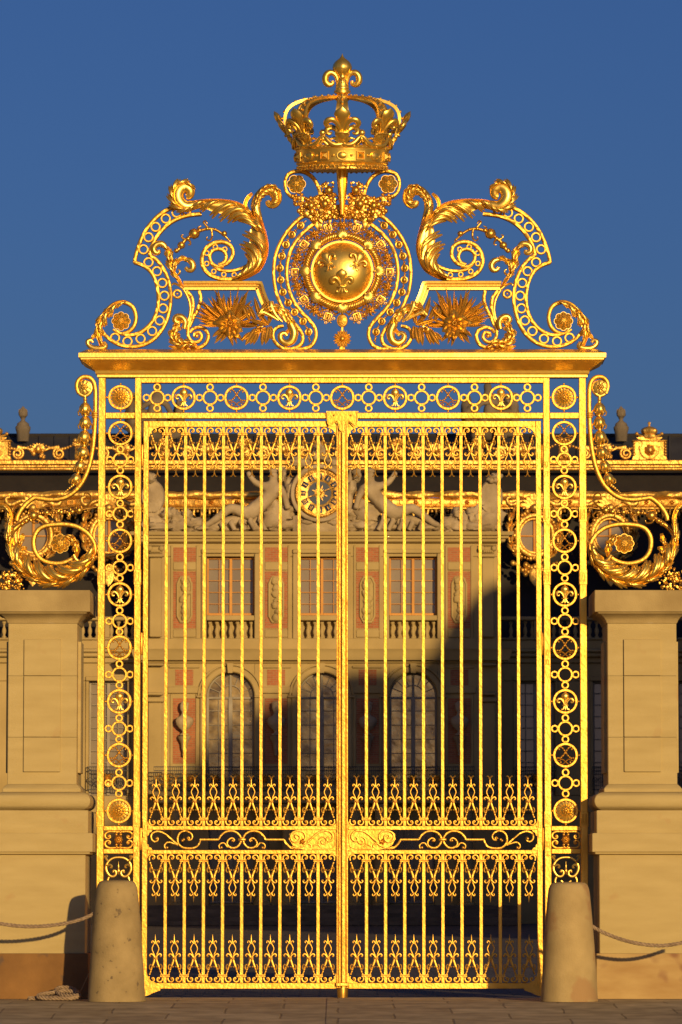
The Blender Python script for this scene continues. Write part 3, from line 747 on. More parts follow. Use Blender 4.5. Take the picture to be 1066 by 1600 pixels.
# fretwork badges round the wreath
bd1 = MB(); w = 7.6*PX
bd1.sweep([(-w*.72,-w*.72),(w*.72,-w*.72),(w*.72,w*.72),(-w*.72,w*.72)], 2.1*PX, -.02, .01, closed=True)
bd1.sweep([(-w*.3,-w*.5),(-w*.3,w*.5)], 1.6*PX, -.03, .01); bd1.sweep([(w*.3,-w*.5),(w*.3,w*.5)], 1.6*PX, -.03, .01); bd1.sweep([(-w*.3,0),(w*.3,0)], 1.6*PX, -.028, .01)
for sx_ in (-1,1):
    for sz_ in (-1,1):
        bd1.ball((sx_*w,-.01,sz_*w), 1.5*PX, 6); bd1.ball((sx_*w*1.05,-.01,sz_*w*.45), 1.2*PX, 6); bd1.ball((sx_*w*.45,-.01,sz_*w*1.05), 1.2*PX, 6)
    bd1.ring(sx_*w*1.3, 0, 1.8*PX, 1.1*PX, -.01, .01, 12); bd1.ring(0, sx_*w*1.3, 1.8*PX, 1.1*PX, -.01, .01, 12)
bd1.box(-w*.5,w*.5,-.012,.008,-w*.5,w*.5,.004)
bd2 = MB(); petal_disc(bd2, (0,0,0), w*1.1, 6, .02, .45, nt=36, nr=4); bd2.ball((0,-.03,0), 2.2*PX, 8)
for k in range(8):
    a = k*PI/4+.3; bd2.tube([(w*.6*math.cos(a),-.01,w*.6*math.sin(a)),(w*1.2*math.cos(a+.1),-.015,w*1.2*math.sin(a+.1)),(w*1.35*math.cos(a+.4),-.01,w*1.35*math.sin(a+.4))], [1.4*PX,1.1*PX,.7*PX], 5)
m1 = bd1.mesh('badge', 'gold_dark', angle=50); m2 = bd2.mesh('badge', 'gold_dark', angle=60)
for k in range(20):
    if k == 0: continue
    a = -90+18*k; p = pol(74.5, a)
    inst('badge', m1 if k % 2 else m2, gate, p, (0, -R(a-90), 0))
for k in range(20):
    mb = MB()
    if k not in (0,19):
        a = -90+18*k+9; P = [pol(74.5, a-3.5), pol(76, a, -.01), pol(74.5, a+3.5)]; mb.tube(P, 1.7*PX, 6); mb.ball(pol(75.5,a,-.01), 2.8*PX, 8)
        for dr in (-5, 5, 9.5): mb.tube([pol(74.5+dr*.4, a-2, 0), pol(74.5+dr, a, -.01), pol(74.5+dr*.4, a+2, 0)], 1.2*PX, 5)
        part('badge_link', mb, 'gold_dark', gate, angle=60)
for k in range(20):
    mb = MB(); a = k*18
    mb.tube([pol(61, a), pol(68, a)], 1.8*PX, 5); mb.tube([pol(60.5, a), pol(63, a+3), pol(67, a+8), pol(70, a+9)], 1.5*PX, 5); mb.tube([pol(60.5, a), pol(63, a-3), pol(67, a-8), pol(70, a-9)], 1.5*PX, 5)
    part('badge_stalk', mb, 'gold_dark', gate, angle=60)
mb = MB(); p = ZC([(531,715)], s=False)[0]
mb.lathe([(.001,-.03),(5.5*PX,-.026),(7.6*PX,-.018),(8.4*PX,-.022),(8.8*PX,.0),(8.8*PX,.012)], (0,0,p[1]), 28, axis='y')
mb.v = [(x, y, p[1]+(z-p[1])*1.22) for x, y, z in mb.v]
monogram(mb, (0,-.03,p[1]), PX*.42)
part('oval_badge', mb, 'gold_leaf', gate, angle=40)
mb = MB(); p = ZC([(531,828)], s=False)[0]
for k in range(8):
    a = k*45+22.5; d = (math.cos(R(a)), math.sin(R(a)))
    for q in (-9, 9):
        blade(mb, (0,-.01,p[1]), (math.cos(R(a+q)), -.08, math.sin(R(a+q))), 14.5*PX, 3.4*PX, n=4, fold=.8)
mb.ball((0,-.03,p[1]), 4.2*PX, 10); 
mb.sweep([(0, p[1]+12*PX), (0, p[1]+20*PX)], 3*PX, -.015, .015); mb.sweep([(0, p[1]-10*PX), (0, ZM(547))], 8*PX, -.015, .015)
part('star_badge', mb, 'gold_leaf', gate, angle=40)
# ================================================================== CROWN
def crz(zy): return ZM(70+zy/3.948)
cu = PX/3.948
cz0 = crz(700)
crown_e = place('crown', None, gate, (0, 0, 0))
TILT = Matrix.Translation((0,0,cz0)) @ Matrix.Rotation(R(6.2), 4, 'X') @ Matrix.Translation((0,0,-cz0))
def cpart(name, mb, m, angle=45):
    t = MB(); t.add(mb, TILT); return part(name, t, m, crown_e, angle=angle)
def zz(y): return crz(y)-cz0
mb = MB()
pr = [(272,764),(281,762),(283,756),(276,752),(279,745),(286,740),(290,735),(286,728),(290,668),(292,655),(299,650),(302,640),(296,632),(284,632),(276,640),(270,760),(270,775)]
mb.lathe([(r*cu, zz(y)) for r, y in pr], (0,0,cz0), 64)
part_b = cpart('crown_band', mb, 'gold_cast', 30)
mb = MB()
mb.lathe([(288*cu, zz(648)),(294*cu, zz(648)),(294*cu, zz(655)),(288*cu, zz(655))],(0,0,cz0),64)
for k in range(16):
    a = -PI/2 + 2*PI*k/16; r = 291*cu; c = Vector((r*math.cos(a), r*math.sin(a), crz(697)))
    o = MB()
    if k % 2 == 0: o.ball((0,0,0), 26*cu, 12, sx=1.25, sy=.55, sz=.95); o.ring(0,0,31*cu,6*cu,-.02,.0,20, ez=.82)
    else:
        o.v += [(-22*cu,0,-20*cu),(22*cu,0,-20*cu),(22*cu,0,20*cu),(-22*cu,0,20*cu),(0,-24*cu,0)]; o.f += [(0,1,4),(1,2,4),(2,3,4),(3,0,4),(3,2,1,0)]
        o.sweep([(-25*cu,-23*cu),(25*cu,-23*cu),(25*cu,23*cu),(-25*cu,23*cu)], 6*cu, -.02, .0, closed=True)
    mb.add(o, Matrix.Translation(c) @ Matrix.Rotation(a+PI/2, 4, 'Z'))
    a2 = a+PI/16; c2 = (292*cu*math.cos(a2), 292*cu*math.sin(a2), crz(697)); mb.ball(c2, 9*cu, 8)
for k in range(72):
    a = 2*PI*k/72
    mb.ball((298*cu*math.cos(a), 298*cu*math.sin(a), crz(645)), 6*cu, 6); mb.ball((284*cu*math.cos(a), 284*cu*math.sin(a), crz(757)), 5*cu, 6)
for k in range(24):
    a = 2*PI*k/24
    for sg in (-1,1):
        P = [(0,752),(.06,756),(.1,768),(.07,778),(.03,774)]
        mb.tube([((278+ (y-750)*.2)*cu*math.cos(a+sg*t), (278+(y-750)*.2)*cu*math.sin(a+sg*t), crz(y)) for t, y in P], [5*cu,5*cu,5*cu,4*cu,3*cu], 6)
cpart('jewels', mb, 'gold_cast', 30)
# scalloped rim with pearls between the lilies
mb = MB(); pms = []
for k in range(8):
    for sg in (-1,1):
        pts = []
        for t, h, rr_ in ((0,628,296),(.10,634,302),(.22,632,306),(.33,616,309),(.42,592,312),(.48,582,313),(.5,580,313)):
            a = -PI/2+2*PI/8*(k+sg*t); pts.append((rr_*cu*math.cos(a), rr_*cu*math.sin(a), crz(h)))
        mb.tube(cr(pts, 3), [13*cu,15*cu,16*cu,14*cu,10*cu,7*cu], 7)
        aa = -PI/2+2*PI/8*(k+sg*.21); 
        mb.tube([(304*cu*math.cos(aa+q), 304*cu*math.sin(aa+q), crz(h)) for q, h in ((-.10,600),(0,592),(.10,600))], [4*cu,10*cu,4*cu], 6)
    a = -PI/2+2*PI/8*(k+.5); pm = MB(); pms.append(pm); pm.ball((316*cu*math.cos(a), 316*cu*math.sin(a), crz(562)), 21*cu, 12); pm.ball((315*cu*math.cos(a), 315*cu*math.sin(a), crz(583)), 8*cu, 8)
cpart('scalloped_rim', mb, 'gold_cast', 60); 
for k in range(8):
    a = -PI/2+2*PI*k/8
    f = MB(); fdl(f, (0,0,0), 240*cu, .42, 14); f.box(-46*cu,46*cu,-.022,.022,-76*cu,-56*cu,.006); f.lathe([(6*cu,-125*cu),(20*cu,-100*cu),(30*cu,-80*cu),(20*cu,-60*cu)],(0,0,0),10,sy=.6)
    M = Matrix.Translation((366*cu*math.cos(a), 366*cu*math.sin(a), crz(514))) @ Matrix.Rotation(a+PI/2, 4, 'Z') @ Matrix.Rotation(R(30), 4, 'X')
    g = MB(); g.add(f, M); cpart('fleur_de_lis', g, 'gold_cast', 60)
    # arch
    P2 = [(296,640),(316,596),(338,545),(352,495),(353,445),(334,400),(286,366),(215,346),(140,337),(75,332),(34,328)]
    pts = [(r*cu, y) for r, y in cr(P2, 4)]
    ar = MB(); rows = []
    for i, (r, y) in enumerate(pts):
        r0, y0 = pts[max(i-1,0)]; r1, y1 = pts[min(i+1,len(pts)-1)]
        tx, tz = r1-r0, crz(y1)-crz(y0); l = math.hypot(tx,tz); nx, nz = tz/l, -tx/l
        if nx < 0 and nz < 0: nx, nz = -nx, -nz
        wd = lerp_list([32,38,42,43,41,36,31,26,23,20,18], i/(len(pts)-1))*cu; th = 7*cu
        row = []
        for u, d in ((-1,-1),(-1,1.6),(-.72,1.6),(-.66,.7),(.66,.7),(.72,1.6),(1,1.6),(1,-1)):
            rad = r+nx*d*th; z = crz(y)+nz*d*th
            row.append((rad*math.cos(a)-u*wd*math.sin(a), rad*math.sin(a)+u*wd*math.cos(a), z))
        rows.append(row)
    b = ar.grid(rows, close_v=True); ar.cap([b+i for i in range(7,-1,-1)]); ar.cap([b+(len(rows)-1)*8+i for i in range(8)])
    for i in range(12, len(pts)-3, 3):
        r, y = pts[i]; q = 1-.5*i/len(pts)
        rad = r+.0; r0, y0 = pts[i-1]; r1, y1 = pts[i+1]; tx, tz = r1-r0, crz(y1)-crz(y0); l = math.hypot(tx,tz); nx, nz = tz/l, -tx/l
        if nz < 0 and nx < 0: nx, nz = -nx, -nz
        ar.ball(((r+nx*14*cu)*math.cos(a), (r+nx*14*cu)*math.sin(a), crz(y)+nz*14*cu), 13*cu*q, 8)
    cpart('arch', ar, 'gold_cast', 35)
for pm in pms: cpart('pearl', pm, 'gold_cast', 60)
# finial lily
mb = MB()
mb.lathe([(34*cu,-20*cu),(48*cu,-6*cu),(40*cu,6*cu),(30*cu,14*cu),(36*cu,26*cu),(52*cu,34*cu),(52*cu,48*cu),(40*cu,52*cu),(44*cu,62*cu),(40*cu,72*cu),(34*cu,80*cu)], (0,0,crz(335)), 20)
mb.lathe([(20*cu,-72*cu),(26*cu,-55*cu),(44*cu,-38*cu),(57*cu,-14*cu),(58*cu,0*cu),(53*cu,18*cu),(42*cu,34*cu),(28*cu,46*cu),(15*cu,56*cu),(7*cu,68*cu),(.5*cu,84*cu)], (0,0,crz(145)), 24, rib=8, ribd=.09)
mb.lathe([(30*cu,-70*cu),(42*cu,-40*cu),(30*cu,0),(22*cu,40*cu)], (0,0,crz(220)), 16)
mb.ball((0,-26*cu,crz(206)), 19*cu, 10, sz=1.2); mb.ball((0,-24*cu,crz(240)), 16*cu, 10, sz=1.5)
for k in (0, 2):
    a = k*PI/2
    P = [(22,272),(30,225),(44,192),(74,178),(100,196),(104,232),(84,252),(62,246),(62,228)]
    mb.tube([(r*cu*math.cos(a), r*cu*math.sin(a), crz(y)) for r, y in cr(P, 4)], [12*cu,14*cu,17*cu,21*cu,22*cu,20*cu,15*cu,10*cu], 10)
cpart('finial', mb, 'gold_cast', 60)

SWK[0] = 1.08
# ================================================================== GATE LEAVES
def finial_mesh(pointed):
    mb = MB(); q = PX
    S = lambda P, w, y0=-.014, y1=.014, n=4: [mb.sweep([(sg*a*q, b*q) for a, b in cr(P, n)], w, y0, y1) for sg in (-1,1)]
    S([(10.2,10),(10.6,5.5),(8.6,2),(5.2,1.4),(2.4,3.4),(2.6,6.8),(5.2,7.8),(6,5.8)], [2.4*q,2.6*q,2.8*q,2.4*q,1.8*q,1.4*q])
    for sg in (-1,1): mb.ball((sg*4.6*q, -.014, 5.4*q), 1.5*q, 7)
    S([(9.4,12.5),(7.6,17),(6.2,22),(4,28),(2.2,33),(1.5,37)], [2.6*q,2.2*q,2.8*q,3.6*q,3.4*q,2.6*q])
    for sg in (-1,1):
        mb.tube([(sg*a*q,-.012,b*q) for a, b in cr([(7,19),(9.3,22),(9.5,26),(7.9,28.4),(6.8,27)],3)], [1.3*q,1.2*q,.9*q,.7*q], 6)
        mb.tube([(sg*a*q,-.012,b*q) for a, b in cr([(6,22),(4,25),(2,24),(1.4,25.6)],3)], [1.3*q,1*q,.7*q], 6)
        for a, b in ((8.2,15.5),(7,19.5),(6,23)): mb.ball((sg*a*q,-.018,b*q), 1.25*q, 6)
    mb.box(-4.1*q,4.1*q,-.036,.02,36.4*q,37.7*q,.003); mb.box(-3.8*q,3.8*q,-.030,.02,38.0*q,39.4*q,.003)
    S([(.8,39),(3.4,42.8),(6.6,44.6),(9,42.8),(8.6,40.4),(6.8,40.2)], [2.6*q,2.8*q,2.4*q,1.8*q,1.4*q])
    for sg in (-1,1): mb.ball((sg*7.6*q,-.014,41*q), 1.35*q, 7)
    S([(.8,40),(2.6,45),(5,50.5),(5,54),(3,58.5),(1.2,61.5)], [2.6*q,1.8*q,1.7*q,1.7*q,1.8*q,2.2*q])
    S([(.8,60),(2.8,63.6),(4.8,64.6),(6,62.8),(5,61.4)], [2.4*q,2*q,1.6*q,1.2*q])
    if pointed:
        mb.lathe([(1.3*q,62*q),(1.2*q,66*q),(.7*q,70*q),(.15*q,75*q)], (0,0,0), 7)
    else:
        mb.lathe([(1.3*q,61*q),(1.0*q,66*q),(.8*q,70*q),(1.2*q,72*q),(.7*q,74*q)], (0,0,0), 7)
        for sg in (-1,1): mb.tube([(sg*a*q,-.002,b*q) for a, b in cr([(0,71.5),(1.2,75),(3.2,77.4),(4.6,76.6)],3)], [1.0*q,.8*q,.6*q], 5)
    return mb.mesh('finial_scroll', 'gold_leaf', angle=50)
fm_hook, fm_point = finial_mesh(False), finial_mesh(True)
def bar_mb(w, z0, z1, cols):
    mb = MB(); mb.box(-w/2, w/2, -.02, .02, z0, z1, .003)
    for zc in cols:
        for k, (dz, hw) in enumerate(((-1.0,7.6),(1.0,7.6))): mb.box(-hw*PX, hw*PX, -.044-.002*k, .02, zc+(dz*1.15-.85)*PX, zc+(dz*1.15+.85)*PX, .0025)
    return mb
for s in (-1, 1):
    lab = 'left half of the gilded double gate, a tall leaf of bars with scroll finials' if s < 0 else 'right half of the gilded double gate, the leaf beside the sunless side of the court'
    lab = 'left half of the gilded double gate, hung on the left ringed post' if s < 0 else 'right half of the gilded double gate, hung on the right ringed post'
    hx = s*abs(XM(222))
    leaf = thing('gate_leaf', lab, 'gate leaf', (hx, 0, 0), 'leaves of the gilded gate')
    g = lambda px: s*abs(XM(px))
    def bx(a, b_, y0, y1, z0, z1, ch=.005):
        x0, x1 = sorted((g(a), g(b_))); mb = MB(); mb.box(x0, x1, y0, y1, z0, z1, ch); return mb
    zT, zB = ZM(658), ZM(1545)
    mb = bx(223.2, 231.6, -.036, .036, ZM(1553), zT)
    for q in (697,712,991,1005,1289,1304,1512,1526,1540):
        zc = ZM(q); xc = g(226.8)
        mb.sweep([(xc-.015,zc-.038),(xc+.015,zc-.038),(xc+.015,zc+.038),(xc-.015,zc+.038)], .008, -.048, -.034, closed=True)
    part('hinge_stile', mb, 'gold_leaf', leaf)
    # meeting stile
    mb = MB(); cc = 0.0
    if s < 0:
        lay = [(526,528.2,-.05),(528.2,529.8,-.036),(529.8,532.6,-.056),(532.6,534.6,-.04)]
    else:
        lay = [(526,528.6,-.05),(528.6,530,-.036),(530,535.6,-.075)]
    for a, b_, y in lay:
        x0, x1 = sorted((g(a), g(b_) if b_ != 535.6 else -.004)); mb.box(x0+.0004, x1-.0004, y, .03, zB+.01, zT, .004)
    part('meeting_stile', mb, 'gold_leaf', leaf)
    xs, xe = sorted((g(231.6), g(526)))
    for nm, a, b_ in (('top_rail',658,667.6),('upper_lock_rail',1290.4,1296.8),('lower_lock_rail',1328,1334.4),('bottom_rail',1535.6,1545)):
        mb = MB(); mb.box(xs+.0005, xe-.0005, -.03, .03, ZM(b_), ZM(a), .005); part('rail', mb, 'gold_leaf', leaf)
    # corner plates
    def corner(cx, cy, dx, dy, r=14, thick=.0):
        P = [(cx, cy), (cx+dx*r, cy)] + [(cx+dx*r - dx*r*.92*math.sin(R(t)), cy+dy*r - dy*r*.92*math.cos(R(t))) for t in range(0, 91, 15)] + [(cx, cy+dy*r)]
        return P
    cplates = []
    for cx, cy, dx, dy in ((231.4,667.4,1,1),(526.2,667.4,-1,1),(231.4,1290.6,1,-1),(526.2,1290.6,-1,-1),(231.4,1334.2,1,1),(526.2,1334.2,-1,1),(526.2,1535.8,-1,-1)):
        r = 15 if cy in (667.4, 1535.8) else 7
        P = [(g(a), ZM(b_)) for a, b_ in corner(cx, cy, dx, dy, r)]
        if s > 0: P = P[::-1]
        cp = MB(); cp.prism(P, -.033, .03); cplates.append(cp)
    for cx, cy, dx, dy in ((231.4,1297,1,1),(231.4,1327.8,1,-1)):
        cp = MB(); cplates.append(cp); cp.prism([(g(a), ZM(b_)) for a, b_ in [(cx,cy),(cx+8*dx,cy),(cx+6*dx,cy+3*dy),(cx+3*dx,cy+4*dy),(cx+2*dx,cy+8*dy),(cx,cy+9*dy)]], -.033, .03)
    P = [(223.6,1518),(231,1518),(233,1526),(238,1532.5),(246,1535.8),(253,1545.2),(252,1547.5),(242,1551),(232.7,1555.5),(224,1557)]
    cp = MB(); cplates.append(cp); cp.prism([(g(a), max(.004, ZM(b_))) for a, b_ in P], -.04, .04)
    for cp in cplates: part('corner_plate', cp, 'gold_leaf', leaf)
    # bars, collars, finials
    ub = bar_mb(5.0*PX, ZM(1290.6), ZM(667.4), (ZM(678.5), ZM(1279.8))).mesh('upper_bar', 'gold_leaf')
    lb = bar_mb(5.1*PX, ZM(1535.8), ZM(1334.2), (ZM(1344.6), ZM(1524.6))).mesh('lower_bar', 'gold_leaf')
    bxs = [g(259.6+29.72*k) for k in range(9)]
    for x in bxs:
        inst('bar', ub, leaf, (x,0,0)); inst('bar', lb, leaf, (x,0,0))
    for k in range(10):
        x = g(245.0+29.72*k)+rnd.uniform(-.002,.002); jt = lambda b_=0: (0, b_+rnd.uniform(-.012,.012), rnd.uniform(-.06,.06))
        inst('finial_scroll', fm_hook, leaf, (x,0,ZM(667.8)), jt(PI))
        inst('finial_scroll', fm_hook, leaf, (x,0,ZM(1290.2)), jt())
        inst('finial_scroll', fm_point, leaf, (x,0,ZM(1334.6)), jt(PI))
        inst('finial_scroll', fm_point, leaf, (x,0,ZM(1535.4)), jt())
    # scrollwork of the lock rail
    def SR(P): 
        Q = ZR(P); return Q if s < 0 else [(-x, z) for x, z in Q]
    mb = MB()
    A = [(143,772),(152,762),(162,775),(150,795),(125,798),(103,780),(98,750),(112,720),(145,705),(185,708),(230,730),(290,780),(345,830)]
    mb.sweep(SR(A), [2*PX,2*PX,2.4*PX,2.6*PX,2.8*PX,2.4*PX,2.8*PX], -.02, .02)
    Bp = [(430,768),(448,762),(458,778),(470,755),(455,722),(415,703),(370,715),(345,755),(345,800),(365,835),(405,855),(460,862),(510,850),(540,820),(552,786)]
    mb.sweep(SR([(425,772),(440,758),(452,770),(440,785),(468,780),(478,745),(450,712),(405,700),(362,720),(342,765),(348,815),(385,852),(450,862),(510,850),(540,820),(552,786)]), [1.8*PX,2*PX,2.4*PX,3*PX,3.2*PX,3*PX,2.6*PX], -.022, .02)
    mb.sweep(SR([(345,832),(300,815),(255,805),(225,825),(222,855),(245,862),(255,848)]), [2.4*PX,2.6*PX,2.4*PX,2*PX,1.6*PX], -.018, .02)
    mb.sweep(ZR([(548,781),(722,781)], s=False) if s < 0 else [(-x,z) for x,z in ZR([(548,781),(722,781)], s=False)], 3.4*PX, -.021, .02)
    Cc = [(720,780),(745,740),(790,708),(850,702),(900,725),(928,768),(920,815),(885,852),(835,855),(800,825),(812,785),(845,765),(868,785),(855,800)]
    Dd = [(835,850),(800,845),(775,815),(745,815),(725,835),(730,860),(750,855)]
    mir = lambda P: [(2*938-x, y) for x, y in P]
    for P in (Cc, mir(Cc)): mb.sweep(SR(P), [3.2*PX,3.2*PX,3.2*PX,3*PX,2.8*PX,2.2*PX,1.8*PX], -.022, .02)
    for P in (Dd, mir(Dd)): mb.sweep(SR(P), [2.2*PX,2.2*PX,2*PX,1.6*PX], -.019, .02)
    c0 = SR([(938,781),(938,781.1)])[0]; mb.box(c0[0]-6*PX, c0[0]+6*PX, -.034, .025, c0[1]-2*PX, c0[1]+2*PX, .004)
    x2 = 2*938-720
    mb.sweep([(p[0]*(1 if s<0 else -1), p[1]) for p in ZR([(x2,781),(x2+172,781)], s=False)], 3.2*PX, -.021, .02)
    mb.sweep(SR([(x2+170,784),(x2+190,815),(x2+222,848),(x2+262,862),(x2+320,862)]), 3.4*PX, -.022, .02)
    for x, y in ((150,772),(436,768),(850,790),(1026,790),(246,855),(748,855),(1128,855),(388,790),(400,780)):
        p = SR([(x,y),(x,y+.1)])[0]; mb.ball((p[0],-.02,p[1]), 2.2*PX, 8)
    part('lock_rail_scrolls', mb, 'gold_leaf', leaf, angle=45)
    # solid repousse lock plate
    mb = MB(); P = [(452,1311),(453,1303),(458,1298.5),(466,1296.6),(526.3,1296.6),(526.3,1328.2),(480,1328.2),(468,1326),(458,1321)]
    mb.prism([(g(a), ZM(b_)) for a, b_ in P], -.018, .02)
    def SP(P): return [( (U(380+x/5.922,1180+y/5.922)[0])*(1 if s<0 else -1), U(380+x/5.922,1180+y/5.922)[1]) for x, y in cr(P,5)]
    for P, w in (([(495,770),(480,750),(495,735),(525,750),(522,785),(490,805),(455,790),(440,750),(460,715),(510,700),(560,715),(578,760),(560,800)],3*PX),([(600,800),(650,755),(700,715),(750,700),(800,705),(832,745),(820,785),(785,795),(775,770),(795,755)],3.4*PX),([(700,820),(705,780),(740,755),(770,775),(765,810),(735,820),(725,795),(745,785)],2.4*PX),([(450,850),(500,860),(560,840),(600,815),(630,835),(625,855)],2.6*PX),([(650,840),(690,825),(715,850)],2.4*PX),([(640,870),(720,868),(800,865),(838,850),(850,830),(855,740),(840,705)],1.2*PX)):
        mb.tube(to3(SP(P), -.026), w*.55, 7, flat=.8)
    x0 = SP([(560,790),(600,850)])
    petal_disc(mb, (SP([(548,800),(549,801)])[0][0], -.022, SP([(548,800),(549,801)])[0][1]), 5*PX, 5, .02, .4, nt=30, nr=4)
    part('lock_plate', mb, 'gold_leaf', leaf, angle=45)
    for q in (712, 1006, 1311):
        mb = MB(); mb.lathe([(.014,-.14),(.018,-.13),(.018,.13),(.014,.14)], (s*abs(XM(221.4)), .0, ZM(q)), 10); part('hinge', mb, 'gold_dark', leaf)
    if s < 0:
        mb = MB(); mb.box(-.080, .086, -.085, .06, ZM(1541), ZM(1535), .008); mb.box(-.074,.080,-.075,.055,ZM(1543.2),ZM(1541)-.0005,.004)
        mb.lathe([(.064,-.5*0),(.066,.03),(.070,ZM(1543)-.0)], (0.003,-.01,0.0), 20)
        st = MB(); st.lathe([(.062,0),(.064,.02),(.068,.06),(.068,ZM(1543)-.002)], (.003,-.01,0), 20)
        mb2 = MB(); mb2.box(-.080, .086, -.085, .06, ZM(1541), ZM(1535), .008)
        sp = thing('gate_stop', 'small round brown stop post in the paving under the centre of the gilded gate', 'gate stop', (0,0,0))
        part('post', st, 'gold_dark', sp); part('cap', mb2, 'gold_leaf', sp)

# ================================================================== SIDE SCROLL BRACKETS
SWK[0] = 1.08
def bracket(s):
    lab = ('openwork gilded scroll on the left stone pier, leaning against the left gate post' if s < 0 else 'openwork gilded scroll on the right stone pier, leaning against the right gate post')
    p0 = ZA([(500,1215),(501,1215)])[0]
    t = thing('scroll_bracket', lab, 'scroll bracket', (p0[0]*(-s), 0, p0[1]), 'gilded scrolls beside the gate')
    def P(name, mb, m, angle=50, parent=None): return part(name, mb if s < 0 else mb.mirror(), m, parent or t, angle=angle)
    mb = MB()
    up = ZU([(505,225),(492,185),(500,145),(530,120),(570,122),(600,150),(611,200),(613,280),(611,370),(606,470),(595,580),(572,690),(530,790),(470,860),(400,897),(325,905),(265,898),(225,892)])
    dn = ZU([(218,893),(175,925),(140,965),(115,1010),(108,1040)])
    mb.sweep(up+dn, [5.5*PX]*4+[6.2*PX]*12+[6.4*PX]*5, -.045, .045)
    P('strap', mb, 'gold_leaf')
    mb = MB(); mb.sweep(ZU([(500,190),(515,160),(540,148),(575,160),(585,195),(570,225),(540,240),(508,225)]), 5*PX, -.02, .03, closed=False)
    q = ZU([(541,186),(542,186)])[0]; rosette(mb, (q[0],-.04,q[1]), 11*PX, 8); P('rosette', mb, 'gold_cast', 60)
    mb = MB(); 
    for yy in (352,365,378):
        q0, q1 = ZU([(590,yy),(628,yy)], s=False); mb.box(q0[0], q1[0], -.06, .04, q0[1]-1.2*PX, q0[1]+1.2*PX, .004)
    P('collar', mb, 'gold_leaf')
    mb = MB()
    bells = [(547,285,547,362,9),(549,372,547,448,9),(545,462,540,545,9.5),(540,565,528,640,9.5),(522,655,508,725,8),(500,738,478,805,8)]
    for x0, y0, x1, y1, r in bells:
        a, b_ = ZU([(x0,y0),(x1,y1)], s=False); d = Vector((b_[0]-a[0], 0, b_[1]-a[1])); L = d.length
        o = MB(); o.lathe([(.25*r*PX,0),(.55*r*PX,.06*L),(.9*r*PX,.3*L),(r*PX,.6*L),(.8*r*PX,.88*L),(.35*r*PX,1.0*L),(.12*r*PX,1.06*L)], (0,0,0), 16, rib=5, ribd=.22)
        for k in range(6):
            an = k*PI/3; o.tube([(.8*r*PX*math.cos(an), .8*r*PX*math.sin(an), .5*L),(1.25*r*PX*math.cos(an),1.25*r*PX*math.sin(an),.8*L),(1.15*r*PX*math.cos(an),1.15*r*PX*math.sin(an),1.02*L),(.8*r*PX*math.cos(an),.8*r*PX*math.sin(an),1.08*L)], [1.6*PX,1.4*PX,1.1*PX,.7*PX], 5)
        o.ball((0,0,-.01), .35*r*PX, 8)
        M = Matrix.Translation((a[0], -.01, a[1])) @ Vector((0,0,1)).rotation_difference(d).to_matrix().to_4x4()
        mb.add(o, M)
    for x, y, r in ((546,262,3.4),(470,812,2.8),(458,822,2.4),(446,832,2.2),(434,843,1.9),(424,852,1.6),(415,860,1.3)):
        q = ZU([(x,y),(x+1,y)])[0]; mb.ball((q[0],-.01,q[1]), r*PX, 8)
    mb.tube(to3(ZU([(546,240),(546,270)]), -.01), 1.6*PX, 6)
    P('bellflower_drop', mb, 'gold_cast', 60)
    # oval and lower scroll
    mb = MB()
    mb.sweep(ZA([(785,855),(730,900),(640,932),(540,932),(440,898),(376,830),(350,740),(358,655),(400,585),(470,545),(570,530),(680,528),(790,548),(880,595),(945,660),(985,740),(990,820),(965,890)]), [5*PX]+[6.4*PX]*15+[5*PX,4*PX], -.045, .045)
    P('oval_band', mb, 'gold_leaf')
    mb = MB(); sp = ZA([(985,800),(968,890),(915,975),(830,1050),(720,1110),(600,1140),(480,1135),(370,1100),(270,1040),(190,960),(130,860),(100,750),(92,650),(112,550),(128,470),(118,410)])
    acanthus(mb, sp, [2*PX,4*PX,7*PX,9*PX,10*PX,10*PX,10*PX,9*PX,8*PX,8*PX,7*PX,6*PX,6*PX,6*PX,6*PX,5*PX], [2*PX,13*PX,20*PX,24*PX,26*PX,27*PX,27*PX,27*PX,28*PX,26*PX,24*PX,20*PX,15*PX,9*PX,5*PX,3*PX], -.05, .13, 9)
    mb.v = [(x, y*1.0, z) for x, y, z in mb.v]
    # raised secondary lobes
    for Pp in ([(300,1010),(310,970),(345,945)],[(430,1020),(430,985),(455,965)],[(540,1030),(535,990),(560,975)],[(680,1020),(700,985),(740,1000)],[(240,830),(250,790),(290,785)],[(220,740),(235,690),(250,630)],[(850,990),(800,960),(770,950)]):
        q = ZA(Pp); acanthus(mb, [( (q[0][0]+sp[40][0]*0), q[0][1])]+q[1:], [3*PX,5*PX,2*PX], [3*PX,5*PX,2*PX], -.12, .06, 2, nv=10)
    acanthus(mb, ZA([(180,1000),(140,880),(115,740),(110,600),(120,480),(100,390),(45,335),(-20,345)]), [4*PX,4*PX,5*PX,5*PX,5*PX,6*PX,6*PX,4*PX], [3*PX,5*PX,5*PX,5*PX,5*PX,4*PX,4*PX,3*PX], -.14, .06, 3)
    P('acanthus_leaf', mb, 'gold_cast', 60)
    mb = MB(); q = ZA([(632,732),(633,732)])[0]; flower(mb, (q[0],-.08,q[1]), 15.5*PX, 8); P('flower', mb, 'gold_cast', 60)
    mb = MB(); acanthus(mb, ZA([(700,648),(765,680),(805,750),(808,820),(790,880)]), [2*PX,5*PX,5*PX,5*PX,2*PX], [2*PX,6*PX,9*PX,8*PX,3*PX], -.04, .08, 4)
    mb.tube(to3(ZA([(770,850),(795,895),(830,915),(855,905),(850,885)]), -.06), [4*PX,3*PX,2.6*PX,2*PX], 7)
